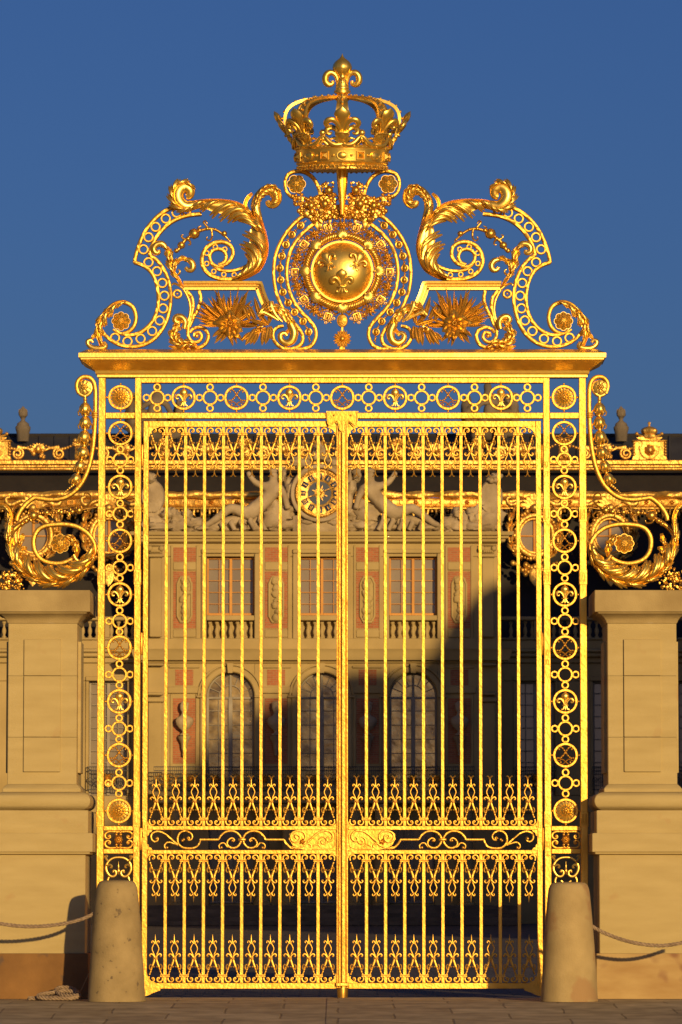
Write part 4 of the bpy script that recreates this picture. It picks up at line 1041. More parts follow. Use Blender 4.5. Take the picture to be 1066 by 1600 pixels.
    mb.tube(to3(ZA([(950,760),(945,830),(915,880),(885,875),(870,850)]), -.03), [2*PX,2.4*PX,2*PX,1.4*PX], 7)
    P('stem_leaf', mb, 'gold_cast', 60)
    mb = MB()
    mb.tube(to3(ZA([(130,600),(180,555),(240,510),(300,470),(350,440),(420,418),(490,412),(570,412),(640,408),(755,402),(825,388),(900,370),(1010,352)]), -.02), [5*PX,4*PX,4*PX,3*PX,2*PX,1.6*PX,1.6*PX,1.6*PX,1.6*PX,1.6*PX,1.2*PX,.9*PX], 7)
    for x, y, r in ((350,440,8),(275,495,4.5),(235,525,4),(420,415,2.5),(445,412,2.5),(490,410,5),(560,412,2),(590,412,2),(640,405,4.6),(700,402,2.2),(755,400,4.4),(825,386,6)):
        q = ZA([(x,y),(x+1,y)])[0]; mb.lathe([(.12*r*PX,-r*PX),(.75*r*PX,-.7*r*PX),(r*PX,0),(.75*r*PX,.7*r*PX),(.12*r*PX,r*PX)], (q[0],-.04,q[1]), 12, rib=6, ribd=.12)
    for Pp in ([(840,375),(900,345),(950,290),(945,230),(900,205),(878,225),(890,250)],[(880,400),(930,405),(955,440),(930,470),(905,455)],[(490,410),(530,405),(545,375),(525,362)],[(500,420),(540,440),(550,465)],[(740,400),(735,360),(705,340),(690,355)],[(720,410),(735,450),(715,475),(700,460)],[(300,420),(305,395),(340,385),(390,400)],[(320,480),(350,515),(400,515),(412,490)],[(800,370),(795,345),(830,335),(860,360)],[(610,400),(625,375),(650,375)]):
        mb.tube(to3(ZA(Pp), -.05), [1.8*PX,1.5*PX,1.2*PX,1*PX], 6)
    P('berry_vine', mb, 'gold_dark', 60)
    mb = MB()
    for x, y, r, n in ((60,1060,9,11),(140,1040,9,11),(210,1080,8,9),(60,1150,10,12),(150,1160,10,12),(220,1170,8,8),(20,1190,8,8),(110,1110,10,10)):
        q = ZA([(x,y),(x+1,y)])[0]; clump(mb, (q[0],-.02,q[1]), r*PX, n)
    P('flower_cluster', mb, 'gold_dark', 60)
bracket(-1); bracket(1)
SWK[0] = 1.0
mat('paving_strip_stone', (.60,.47,.30), (.46,.35,.22), rough=.85, scale=1.4, bump=.4, bscale=7, bdist=.006)
mat('stone_bollard_damp', (.43,.325,.145), (.32,.235,.10), rough=.92, scale=3.0, bump=.6, bscale=45, bdist=.006, spots=((.33,.21,.09), 2.1, .54))
mat('stone_cap', (.42,.32,.14), (.29,.21,.085), rough=.92, scale=2.4, bump=.5, bscale=45, bdist=.006, spots=((.50,.46,.40), 1.1, .68))
mat('stone_warm', (.45,.32,.13), (.35,.22,.08), rough=.9, scale=1.8, bump=.4, bscale=50, bdist=.005, stretch=(1,1,3), spots=((.25,.13,.06), 1.6, .60))
# ================================================================== STONE PIERS, BOLLARDS, ROPES
AZ, EL = R(19.0), R(9.2)
def pier(s):
    YF = -.5; cx = abs(W(66.3,1100,YF)[0])*s
    lab = 'pale stone pier left of the gate, the one with brown stained foot and cement patch' if s < 0 else 'pale stone pier right of the gate, with its clean honey coloured foot'
    t = thing('stone_pier', lab, 'stone pier', (cx, 0, 0), 'stone piers flanking the gate')
    Z = lambda py: W(66, py, YF)[1]
    hw = lambda p: p*PX*.99
    def blk(name, prof, m, ch=0, joints=()):
        """square-plan block from (half width px, row) profile"""
        mb = MB(); rows = []
        for h, py in prof:
            a = hw(h); c = .008; dd = a-hw(54)+.5; z = max(0.0, Z(py))
            rows.append([(cx-a,-dd+c,z),(cx-a+c,-dd,z),(cx+a-c,-dd,z),(cx+a,-dd+c,z),(cx+a,dd-c,z),(cx+a-c,dd,z),(cx-a+c,dd,z),(cx-a,dd-c,z)])
        b = mb.grid(rows, close_v=True); mb.cap([b+i for i in range(7,-1,-1)]); mb.cap([b+(len(rows)-1)*8+i for i in range(8)])
        return part(name, mb, m, t, angle=30)
    foot_m = 'stone_stained' if s < 0 else 'stone_warm'
    blk('foot', [(75.3,1568),(75.3,1530),(75,1491),(74.2,1489.6)], foot_m)
    blk('die', [(69.5,1489.4),(69.5,1345),(69.5,1336)], 'stone')
    blk('band', [(70,1335.8),(76,1334.5),(77,1331.5),(81,1331),(81,1304),(80,1302)], 'stone')
    blk('plinth_block', [(73.5,1301.8),(73.5,1268),(73,1266.5)], 'stone')
    blk('torus', [(70,1266.2)]+[(62+15*math.sin(R(a)), 1252+14*math.cos(R(a))) for a in range(15,166,15)]+[(61,1237.8)], 'stone')
    blk('base_moulding', [(61,1237.5),(61,1233),(59,1230),(56,1227),(54.5,1225.5)], 'stone')
    for y1, y0 in ((1225.2,1152.1),(1151.6,1056.3),(1055.8,974.5)):
        blk('shaft_block', [(54,y1),(54,(y0+y1)/2),(54,y0)], 'stone')
    blk('cap', [(54.5,974.2),(56,972),(56.5,970),(60,965),(65,961),(69,959.5),(70,958),(70,957.2),(75,956.8),(75.2,940),(74.6,923.5)], 'stone_cap')
    mb = MB(); 
    for y1, y0 in ((1206,1152.1),(1151.6,1056.3),(1055.8,999)):
        mb.box(cx-hw(28.7), cx+hw(28.7), YF-.032, YF+.01, Z(y1), Z(y0), .004)
    part('raised_panel', mb, 'stone', t)
    for q in (-1,1):
        mb = MB(); xs = sorted((cx+q*(hw(54)-.01), cx+q*(hw(54)+.036)))
        mb.box(xs[0], xs[1], -.27, .27, Z(1207), Z(1001), .004); part('side_panel', mb, 'stone', t)
pier(-1); pier(1)

def bollard(s):
    YB = -1.75; px = 182.3 if s < 0 else 889.5; cx = W(px, 1500, YB)[0]; ztop = W(px, 1375.5 if s < 0 else 1378.5, YB)[1]
    lab = 'worn stone bollard left of the gate with a rope tied to its left flank' if s < 0 else 'worn stone bollard right of the gate with a brown damp patch near its foot'
    t = thing('bollard', lab, 'bollard', (cx, YB, 0), 'stone bollards before the gate')
    q = PX*.97; mb = MB(); rows = []
    prof = [(45,0),(44.6,.02),(43.6,.10),(42,.25),(40,.42),(38,.58),(35.8,.74),(33.6,.86),(32,.925),(30.6,.955),(28.5,.978),(25.5,.992),(20,.999),(10,1.002),(.5,1.003)]
    n = 48
    prof = cr(prof[:-1], 3)+[prof[-1]]
    for r, h in prof:
        row = []
        for k in range(n):
            a = 2*PI*k/n; rr_ = r*q*(1+.018*noise.noise(Vector((math.cos(a)*1.5+s*3, math.sin(a)*1.5, h*4)))+.006*noise.noise(Vector((math.cos(a)*6, math.sin(a)*6, h*14))))
            row.append((cx+rr_*math.cos(a), YB+rr_*math.sin(a), h*ztop))
        rows.append(row)
    # refine vertically
    b = mb.grid(rows, close_v=True); mb.cap([b+(len(rows)-1)*n+i for i in range(n)])
    part('shaft', mb, 'stone_bollard' if s < 0 else 'stone_bollard_damp', t, angle=80)
bollard(-1); bollard(1)

def rope_mb(pts, r=.021, pitch=.15, strands=3):
    mb = MB(); P = [Vector(p) for p in cr(pts, 16)]
    for st in range(strands):
        out = []; L = 0; last = P[0]
        for i, p in enumerate(P):
            L += (p-last).length; last = p
            t = (P[min(i+1,len(P)-1)]-P[max(i-1,0)]).normalized()
            u = Vector((0,0,1)); u = (u-t*u.dot(t)).normalized() if abs(t.z) < .95 else Vector((1,0,0)); v = t.cross(u)
            a = 2*PI*(L/pitch+st/strands); out.append(p+(u*math.cos(a)+v*math.sin(a))*r*.62)
        # resample finely enough to show the twist
        mb.tube(out, r*.54, 6)
    return mb
def dense(P, step=.018):
    out = [Vector(P[0])]
    for a, b_ in zip(P, P[1:]):
        a, b_ = Vector(a), Vector(b_); k = max(1, int((b_-a).length/step))
        for i in range(1, k+1): out.append(a+(b_-a)*i/k)
    return [tuple(v) for v in out]
def rope(pix, Y, name, label):
    P = []
    for px, py in cr(pix, 8): x, z = W(px, py, Y); P.append((x, Y, z))
    mb = rope_mb(dense(P, .05)); o = part(name, mb, 'rope_fibre', None, origin=P[0], angle=60)
    tag(o, label, 'rope'); return o
rope([(162,1420),(152,1424),(140,1431),(122,1438),(95,1444),(60,1447.5),(25,1446.5),(-10,1441),(-50,1430)], -1.76, 'rope', 'grey twisted rope sagging leftward from the left bollard across the pier')
rope([(912,1437),(925,1447),(945,1458),(975,1469),(1005,1475.5),(1035,1477.5),(1066,1473),(1100,1462)], -1.76, 'rope', 'grey twisted rope sagging rightward from the right bollard across the pier')
def gp(px, yy, z=.03): return (W(px, 1557, yy)[0], yy, z)
P = [gp(44,-1.35,.025), gp(62,-1.30,.025), gp(82,-1.25,.03), gp(100,-1.2,.03), gp(114,-1.1,.04), gp(122,-1.0,.07), gp(116,-.95,.12), gp(104,-.95,.145), gp(92,-1.0,.14), gp(88,-1.1,.11), gp(94,-1.25,.075), gp(108,-1.35,.06), gp(120,-1.4,.06), gp(124,-1.4,.05), gp(112,-1.5,.03), gp(90,-1.5,.03), gp(70,-1.45,.03), gp(60,-1.4,.05), gp(66,-1.25,.07), gp(84,-1.15,.09), gp(104,-1.1,.11), gp(118,-1.15,.09), gp(124,-1.3,.07)]
mb = rope_mb(dense(cr(P, 8), .05), r=.024)
mb.tube([gp(124,-1.3,.08), gp(130,-1.45,.18), gp(139,-1.6,.33)], .007, 6)
o = part('rope_coil', mb, 'rope_fibre', None, origin=P[0], angle=60); tag(o, 'loose end of grey rope lying knotted on the paving beside the left bollard', 'rope coil')

# ================================================================== PALACE
F = 100.0; KP = PX*(D+F)/D
CXP = 503.0
def Wp(px, py, dy=0): return W(px, py, F+dy)
def XF(px, dy=0): return Wp(px, 1100, dy)[0]
def ZF(py, dy=0): return Wp(502, py, dy)[1]
pal = thing('palace', 'brick and stone palace front with clock, arched windows and gilded slate roof', 'palace', (XF(CXP), F, 0))
def pbox(mb, x0, x1, y0, y1, d0, d1, ch=.02):
    """pixel rectangle x0..x1, rows y0 (top)..y1 (bottom), depth d0..d1 behind the front plane"""
    mb.box(XF(x0), XF(x1), F+d0, F+d1, ZF(y1), ZF(y0), ch)
def pp(name, mb, m, parent=None, angle=35, kind=None): return part(name, mb, m, parent or pal, angle=angle, kind=kind)
M2 = lambda px: 2*CXP-px

# attic storey wall, built as piers and bands round the openings
cxs = (CXP-143, CXP, CXP+143); hwn = 37.5
edges = [CXP-277, cxs[0]-hwn, cxs[0]+hwn, cxs[1]-hwn, cxs[1]+hwn, cxs[2]-hwn, cxs[2]+hwn, CXP+277]
mb = MB()
pbox(mb, edges[0], edges[-1], 849, 869.6, 0, .8)
for i in (0,2,4,6): pbox(mb, edges[i], edges[i+1], 869.8, 1000, .0, .8)
for i in (1,3,5): pbox(mb, edges[i]+.1, edges[i+1]-.1, 961.5, 969.5, -.06, .8); pbox(mb, edges[i]+.1, edges[i+1]-.1, 969.7, 1000, .45, .8)
pbox(mb, edges[0], edges[-1], 997.5, 1015, -.08, .8)
# first floor wall
for i in (0,2,4,6): pbox(mb, edges[i], edges[i+1], 1036.5, 1245, 0.002, .8)
pbox(mb, edges[0]-.5, edges[-1]+.5, 1245.5, 1290, -.02, .8)
for c in cxs:      # arch spandrels
    rows = []
    for k in range(17):
        a = PI*k/16; x = c+hwn*math.cos(a); y = 1088-hwn*math.sin(a)
        rows.append([(XF(x), F+.001, ZF(y)), (XF(x), F+.001, ZF(1036.5)), (XF(x), F+.79, ZF(1036.5)), (XF(x), F+.79, ZF(y))])
    mb.grid(rows, close_v=True)
# back wall to stop the light
pp('wall', mb, 'stone_far')
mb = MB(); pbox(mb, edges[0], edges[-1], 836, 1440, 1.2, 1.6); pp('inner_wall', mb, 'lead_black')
# window surrounds, pilasters, string courses
for c in cxs:
    mb = MB()
    for a, b_ in ((c-hwn-8, c-hwn-.2),(c+hwn+.2, c+hwn+8)): pbox(mb, a, b_, 865, 999, -.09, .02)
    pbox(mb, c-hwn-8, c+hwn+8, 858, 864.8, -.11, .02)
    # arch surround
    P = [(XF(c-hwn-5), ZF(1200))]+[(XF(c-(hwn+5)*math.cos(PI*k/20)), ZF(1088-(hwn+5)*math.sin(PI*k/20))) for k in range(21)]+[(XF(c+hwn+5), ZF(1200))]
    mb.sweep(P, 9.5*KP, F-.10, F+.02)
    P = [(XF(c-(hwn+12)*math.cos(PI*k/20)), ZF(1088-(hwn+12)*math.sin(PI*k/20))) for k in range(21)]
    mb.sweep(P, 3*KP, F-.14, F+.02)
    pbox(mb, c-hwn-15, c-hwn-.3, 1087, 1090.5, -.16, .02); pbox(mb, c+hwn+.3, c+hwn+15, 1087, 1090.5, -.16, .02)
    # keystone console
    mb.prism([(XF(c-5),ZF(1037)),(XF(c-3.5),ZF(1052)),(XF(c+3.5),ZF(1052)),(XF(c+5),ZF(1037))], F-.3, F+.02)
    pp('window_surround', mb, 'stone_far')
for c in (CXP-143-72, CXP-71.5, CXP+71.5, CXP+143+72):
    mb = MB()
    for a, b_, y0, y1 in ((-22,-18,852,998),(18,22,852,998),(-22,-18,1084,1240),(18,22,1084,1240)): pbox(mb, c+a, c+b_, y0, y1, -.05, .02)
    pbox(mb, c-17.8, c+17.8, 878.5, 891, -.06, .02); pbox(mb, c-17.8, c+17.8, 983.5, 996, -.055, .02)
    pbox(mb, c-26, c+26, 1073, 1083.5, -.10, .02); pbox(mb, c-24, c+24, 1040, 1044, -.07, .02)
    pp('panel_frame', mb, 'stone_far')
for px in (CXP-260, CXP+260):
    mb = MB(); 
    for y0, y1, w_ in ((872,996,9.5),(1098,1242,11)): pbox(mb, px-w_, px+w_, y0, y1, -.22, .02, .03)
    for y0, y1, w_ in ((866,871.5,11.5),(851,854,13),(1090,1097.5,14),(1082,1087,12),(1037,1041,13)): pbox(mb, px-w_, px+w_, y0, y1, -.30, .02, .03)
    pbox(mb, px-10, px+10, 854.5, 865.5, -.25, .02, .03)
    for q in (-9, 9): mb.ball((XF(px+q), F-.28, ZF(858)), 4.5*KP, 10)
    for k in range(5): mb.ball((XF(px-6+3*k), F-.27, ZF(862)), 2.2*KP, 8)
    pp('pilaster', mb, 'stone_far')
# cornices
def cornice(name, x0, x1, prof, m='stone_far', d=0):
    mb = MB(); rows = [[(XF(x0)-pr, F+d+.3, ZF(py)), (XF(x0)-pr, F+d-pr, ZF(py)), (XF(x1)+pr, F+d-pr, ZF(py)), (XF(x1)+pr, F+d+.3, ZF(py))] for py, pr in prof]
    b = mb.grid(rows, close_v=True); mb.cap([b+i for i in (3,2,1,0)]); mb.cap([b+(len(rows)-1)*4+i for i in range(4)])
    return pp(name, mb, m, angle=20)
cornice('cornice', edges[0], edges[-1], [(849,.05),(847.5,.18),(846.5,.22),(843,.24),(842,.34),(838.5,.36),(837.5,.48),(833,.52),(832,.50)])
cornice('cornice', edges[0], edges[-1], [(1037,.03),(1035,.10),(1034,.12),(1032.6,.14),(1032,.34),(1027,.38),(1022,.42),(1017.5,.46),(1015,.50),(1014.5,.1)])
# brick panels, reliefs, busts
def lump(mb, c, rx, ry, rz, amp=.25, fr=1.2, n=20, seed=0, q=1.6):
    rows = []; m = n//2+3
    for i in range(m+1):
        ph = PI*i/m; row = []
        for k in range(n):
            a = 2*PI*k/n; d = Vector((math.sin(ph)*math.cos(a), math.sin(ph)*math.sin(a), -math.cos(ph)))
            e = Vector((d.x*rx, d.y*ry, d.z*rz)); v = e*fr+Vector((seed*7.3, seed*3.1, 0))
            s_ = 1+amp*(noise.noise(v*1.0)*1.2+noise.noise(v*2.4)*.7+q*.2*noise.noise(v*5))
            row.append((c[0]+e.x*s_, c[1]+e.y*s_, c[2]+e.z*s_))
        rows.append(row)
    mb.grid(rows, close_v=True)
for i, c in enumerate((CXP-143-72, CXP-71.5, CXP+71.5, CXP+143+72)):
    for (y0, y1, a, b_) in ((855.5,877.5,-17.8,17.8),(893,982,-17.8,17.8),(1091,1193,-17.5,17.5),(1046,1071,-14,14)):
        mb = MB(); pbox(mb, c+a, c+b_, y0, y1, -.012, .02, .004); pp('brick_panel', mb, 'brick')
    mb = MB(); mb.sweep([(XF(c-11)+0, ZF(912)),(XF(c-11),ZF(963)),(XF(c-6),ZF(972)),(XF(c+6),ZF(972)),(XF(c+11),ZF(963)),(XF(c+11),ZF(912)),(XF(c+6),ZF(902)),(XF(c-6),ZF(902))], 3*KP, F-.09, F, closed=True)
    pbox(mb, c-10.2, c+10.2, 903, 971, -.04, .0)
    for k in range(7): lump(mb, (XF(c+rnd.uniform(-3,3)), F-.06, ZF(908+k*9.6)), 6.5*KP, .10, 6.2*KP, .5, 4, 14, seed=i*9+k)
    pp('carved_relief', mb, 'stone_far', angle=60)
# windows
def window(c, y0, y1, hw_, cols, rows_, dep, fm, gm, arch=None, mull=2.2, fw=3.0):
    mb = MB(); x0, x1 = c-hw_, c+hw_
    top = arch if arch else y0
    for a, b_ in ((x0+.1, x0+fw),(x1-fw, x1-.1),(c-mull, c+mull)): pbox(mb, a, b_, top+.1, y1-.1, dep-.05, dep+.10, .01)
    pbox(mb, x0+fw+.02, c-mull-.02, y1-fw*1.3, y1-.1, dep-.045, dep+.08, .01); pbox(mb, c+mull+.02, x1-fw-.02, y1-fw*1.3, y1-.1, dep-.045, dep+.08, .01)
    pbox(mb, x0+fw+.02, c-mull-.02, top+.1, top+fw, dep-.045, dep+.08, .01); pbox(mb, c+mull+.02, x1-fw-.02, top+.1, top+fw, dep-.045, dep+.08, .01)
    for sgn in (-1,1):
        a, b_ = (x0+fw, c-mull) if sgn < 0 else (c+mull, x1-fw)
        for k in range(1, cols): xx = a+(b_-a)*k/cols; pbox(mb, xx-.55, xx+.55, top+fw, y1-fw, dep-.02, dep+.05, .004)
        for k in range(1, rows_): yy = top+(y1-top)*k/rows_; pbox(mb, a, b_, yy-.55, yy+.55, dep-.016, dep+.046, .004)
    pn = MB(); pn.box(XF(x0), XF(x1), F+dep+.055, F+dep+.075, ZF(y1), ZF(top))
    if arch:
        r = hw_-1.5
        mb.sweep([(XF(c-r*math.cos(PI*k/18)), ZF(arch-r*math.sin(PI*k/18))) for k in range(19)], 3*KP, F+dep-.05, F+dep+.1)
        mb.sweep([(XF(c-r*.5*math.cos(PI*k/14)), ZF(arch-r*.5*math.sin(PI*k/14))) for k in range(15)], 1.3*KP, F+dep-.02, F+dep+.05)
        for k in range(1,8):
            if k == 4: continue
            a = PI*k/8; mb.sweep([(XF(c-r*.5*math.cos(a)), ZF(arch-r*.5*math.sin(a))), (XF(c-r*math.cos(a)), ZF(arch-r*math.sin(a)))], 1.2*KP, F+dep-.02, F+dep+.05)
        mb.sweep([(XF(c), ZF(arch)), (XF(c), ZF(arch-r))], 4*KP, F+dep-.045, F+dep+.08)
        pn.prism([(XF(c-hw_*math.cos(PI*k/18)), ZF(arch-hw_*math.sin(PI*k/18))) for k in range(19)], F+dep+.056, F+dep+.07)
    w_ = pp('window', mb, fm)
    part('panes', pn, gm, w_)
    return w_
for c in cxs:
    window(c, 870, 961, hwn, 2, 5, .35, 'wood_ochre', 'glass_pale')
    window(c, 1050, 1243, hwn, 2, 7, .40, 'wood_pale', 'glass_gold_glimmer', arch=1088, mull=3.2, fw=3.6)
# balusters under attic windows
bal = MB(); bh = 26*KP
bal.lathe([(.42,0),(.42,.08),(.28,.12),(.22,.18),(.36,.30),(.42,.42),(.34,.55),(.2,.68),(.17,.76),(.24,.80),(.2,.84),(.38,.9),(.42,1.0)], (0,0,0), 12)
bal.v = [(x*8.4*KP, y*8.4*KP, z*bh) for x, y, z in bal.v]
bme = bal.mesh('baluster', 'stone_far')
for c in cxs:
    for k in range(7): inst('baluster', bme, pal, (XF(c-32.4+k*10.8), F+.2, ZF(997.3)))
# balcony: slab, consoles, iron railing with gilded leaves
mb = MB(); pbox(mb, CXP-262, CXP+238, 1238, 1246, -1.3, -.03, .03); pbox(mb, CXP-258, CXP+234, 1246.5, 1256, -1.1, -.04, .03)
pp('balcony_slab', mb, 'stone_far')
def railing(name, x0, x1, y0, y1, dy, parent):
    mb = MB()
    for yy in (y0, y0+6, y1-3): mb.box(XF(x0,dy), XF(x1,dy), F+dy-.03, F+dy+.03, ZF(yy+1.4,dy), ZF(yy,dy))
    n = int((x1-x0)/3.2)
    for k in range(n+1):
        x = x0+(x1-x0)*k/n; mb.box(XF(x-.28,dy), XF(x+.28,dy), F+dy-.014, F+dy+.014, ZF(y1-3,dy), ZF(y0,dy))
    n = max(2, int((x1-x0)/9))
    for k in range(n):
        x = x0+(x1-x0)*(k+.5)/n; mb.ring(XF(x,dy), ZF((y0+y1)/2+2,dy), 3.9*KP, .9*KP, F+dy-.02, F+dy+.02, 12)
    r = part(name, mb, 'iron_black', parent)
    gb = MB(); n = max(1, int((x1-x0)/36)); rg = random.Random(int(x0))
    for k in range(n):
        x = x0+(x1-x0)*(k+.5)/n; xc, zc = XF(x,dy), ZF((y0+y1)/2-1,dy)
        petal_disc(gb, (xc, F+dy-.05, zc), 6.5*KP, 8, .08, .2, nt=32, nr=3)
        gb.box(xc-3*KP, xc+3*KP, F+dy-.08, F+dy-.04, zc-14*KP, zc-7*KP, .01)
        for sg in (-1,1):
            P = cr([(0,-6),(5,-9),(10,-7),(12,-2),(9,1),(7,-2)], 3); gb.tube([(xc+sg*a*KP, F+dy-.05, zc+b*KP) for a, b in P], [1.2*KP,1.3*KP,.9*KP,.7*KP], 6)
            P = cr([(0,3),(5,7),(10,5),(13,8)], 3); gb.tube([(xc+sg*a*KP, F+dy-.05, zc+b*KP) for a, b in P], [.9*KP,1.0*KP,.6*KP], 6)
    part('gilded_leaves', gb, 'gold_far', r, angle=60)
railing('balcony_railing', CXP-262, CXP+238, 1197.5, 1238, -1.25, pal)
# ground floor under the balcony: windows between pedestals and column bases
mb = MB()
doors = [CXP-170, CXP-118, CXP-8, CXP+44+20, CXP+118, CXP+170]
gaps = [(CXP-176,CXP-106),(CXP-36,CXP+36),(CXP+106,CXP+176)]
last = edges[0]
for a, b_ in gaps: pbox(mb, last, a, 1290.5, 1462, .0, .8); pbox(mb, a+.1, b_-.1, 1412, 1462, .3, .8); last = b_
pbox(mb, last, edges[-1], 1290.5, 1462, .0, .8); pp('ground_floor_wall', mb, 'stone_far')
for a, b_ in gaps: window((a+b_)/2, 1292, 1411.5, (b_-a)/2-.2, 3, 5, .4, 'wood_pale', 'glass_dark', mull=2.5, fw=3)
for px in (CXP-226, CXP-92, CXP-52, CXP+52, CXP+92, CXP+226):
    mb = MB(); x = XF(px, -.9); z0 = ZF(1456,-.9); z1 = ZF(1416,-.9); z2 = ZF(1256.5,-.9)
    mb.box(x-.32, x+.32, F-1.25, F-.6, z0, z1, .03)
    mb.lathe([(.30,0),(.32,.03),(.32,.09),(.27,.12),(.29,.16),(.25,.20)], (x, F-.92, z1+.003), 18)
    mb.lathe([(.235,z1+.203),(.235,z1+1),(.20,z2-.35),(.21,z2-.3),(.28,z2-.12),(.30,z2-.004)], (x, F-.92, 0), 20)
    pp('column', mb, 'stone_far')
# side fronts set back beside the centre block
for s in (-1, 1):
    dy = 2.0
    def sx(o): return CXP+s*o
    def sb(mb, o0, o1, y0, y1, d0, d1, ch=.02):
        a, b_ = sorted((sx(o0), sx(o1))); mb.box(XF(a,dy), XF(b_,dy), F+dy+d0, F+dy+d1, ZF(y1,dy), ZF(y0,dy), ch)
    mb = MB(); wn = ((304,364),(424,484),(544,604))
    last = 270
    for a, b_ in wn: sb(mb, last, a, 1064.2, 1243, 0, .7); last = b_
    sb(mb, last, 700, 1064.2, 1243, 0, .7); sb(mb, 270, 700, 1036, 1064, 0, .7); sb(mb, 270, 700, 1243.3, 1462, 0, .7); sb(mb, 270,700,1262,1270,-.12,.01)
    for a, b_ in wn: sb(mb, a-5, a-.2, 1064.3, 1240, -.07, .01); sb(mb, b_+.2, b_+5, 1064.3, 1240, -.07, .01); sb(mb, a-5, b_+5, 1057, 1064, -.09, .01)
    pp('side_wall', mb, 'stone_far')
    mb = MB(); sb(mb, 270, 700, 1000.5, 1014, -.05, .7); sb(mb, 270, 700, 1014.3, 1020, -.38, .7, .04); sb(mb, 270, 700, 1020.3, 1027, -.28, .7, .04); sb(mb, 270, 700, 1027.3, 1035.8, -.10, .7, .02)
    sb(mb, 270, 700, 963.5, 969.5, -.12, .35, .03); sb(mb, 270, 700, 996.5, 1000.2, -.12, .35, .03)
    for o in (340, 470, 600): sb(mb, o-8, o+8, 969.7, 996.3, -.08, .32, .02)
    pp('balustrade_rail', mb, 'stone_far')
    for k in range(22):
        o = 296+k*11.2
        if min(abs(o-q) for q in (340,470,600)) > 9: inst('baluster', bme, pal, (XF(sx(o),dy), F+dy+.12, ZF(996.4,dy)))
    for a, b_ in wn:
        c = sx((a+b_)/2)
        # window in the set back plane
        mb = MB(); hw_ = 30; x0, x1 = c-hw_, c+hw_
        def wb(a_, b2, y0, y1, d0=-.04, d1=.06): mb.box(XF(a_,dy), XF(b2,dy), F+dy+.35+d0, F+dy+.35+d1, ZF(y1,dy), ZF(y0,dy), .006)
        wb(x0,x0+3,1065,1242); wb(x1-3,x1,1065,1242); wb(c-2.6,c+2.6,1065,1242); wb(x0+3.1,c-2.7,1065,1068); wb(c+2.7,x1-3.1,1065,1068)
        for q in range(1,10):
            yy = 1065+q*18; wb(x0+3.1,c-2.7,yy-.7,yy+.7,-.02,.05); wb(c+2.7,x1-3.1,yy-.7,yy+.7,-.02,.05)
        for xx in (c-15, c+15): wb(xx-.7,xx+.7,1068.1,1242,-.016,.045)
        w_ = pp('window', mb, 'wood_pale'); pn = MB(); pn.box(XF(x0,dy), XF(x1,dy), F+dy+.42, F+dy+.44, ZF(1243,dy), ZF(1064.5,dy)); part('panes', pn, 'glass_pale', w_)
        railing('balcony_railing', x0-2, x1+2, 1197.5, 1236, dy-.25, pal)
# roofs
mb = MB()
def roofslab(y0, y1, da, db, x0=-140, x1=1210, th=.4):
    """sloping slab from (row y1, depth da) up to (row y0, depth db)"""
    a, b_ = XF(x0, da), XF(x1, da); z0, z1 = W(502, y1, F+da)[1], W(502, y0, F+db)[1]
    i = len(mb.v); mb.v += [(a,F+da,z0),(b_,F+da,z0),(b_,F+db,z1),(a,F+db,z1),(a,F+da+th,z0-.1),(b_,F+da+th,z0-.1),(b_,F+db+th,z1-.1),(a,F+db+th,z1-.1)]
    for q in ((0,1,2,3),(7,6,5,4),(0,4,5,1),(1,5,6,2),(2,6,7,3),(3,7,4,0)): mb.f.append(tuple(i+j for j in q))
roofslab(792, 1001, 3.6, 5.6); roof = pp('mansard', mb, 'lead_black')
mb = MB(); roofslab(734, 768, 5.4, 6.2); pp('roof_frieze', mb, 'lead_black', roof)
mb = MB(); roofslab(681.5, 735, 7.0, 10.5)
for k in range(56):
    px = -130+k*24; a, b_ = W(px, 735, F+7.0), W(px, 681.5, F+10.5); mb.tube([(a[0],F+6.97,a[1]),(b_[0],F+10.47,b_[1])], .05, 6)
pp('slate_roof', mb, 'slate')
mb = MB(); a = W(-140, 681, F+10.5); b_ = W(1210, 681, F+10.5); mb.tube([(a[0],F+10.5,a[1]),(b_[0],F+10.5,b_[1])], .09, 8); pp('roof_ridge', mb, 'lead_black')
def rough_bar(name, y0, y1, d, m, amp, freq, x0=-140, x1=1210, step=5):
    mb = MB(); P = []; rows = []
    n = int((x1-x0)/step); zc = W(502,(y0+y1)/2,F+d)[1]; hh = (y1-y0)/2*KP*1.03
    for i in range(n+1):
        x = W(x0+(x1-x0)*i/n, 750, F+d)[0]; row = []
        for k in range(10):
            a = 2*PI*k/10; r = 1+amp*noise.noise(Vector((x*freq, math.cos(a)*1.2, math.sin(a)*1.2+d)))
            row.append((x, F+d-abs(hh)*.9*r*math.cos(a), zc+hh*r*math.sin(a)))
        rows.append(row)
    mb.grid(rows, close_v=True); return pp(name, mb, m, angle=60)
rough_bar('gilded_gutter', 768, 779, 4.9, 'gold_far', .5, 1.6)
mb = MB(); q0 = W(-140,778,F+5.0); q1 = W(1210,792,F+5.0); mb.box(q0[0], q1[0], F+5.0, F+5.35, q1[1], q0[1], .02)
for k in range(68):
    x, z = W(-130+k*20, 785, F+5.0)
    if k % 2: petal_disc(mb, (x, F+4.99, z), 4.4*KP, 6, .10, .3, nt=24, nr=3)
    else: mb.sweep([(x-5*KP,z-3.2*KP),(x+5*KP,z-3.2*KP),(x+5*KP,z+3.2*KP),(x-5*KP,z+3.2*KP)], 1.2*KP, F+4.93, F+5.01, closed=True)
pp('gilded_frieze', mb, 'gold_far', angle=50)
mb = MB(); q0 = W(-140,792.5,F+4.8); q1 = W(1210,796,F+4.8); mb.box(q0[0], q1[0], F+4.75, F+5.3, q1[1], q0[1], .02)
rg = random.Random(3)
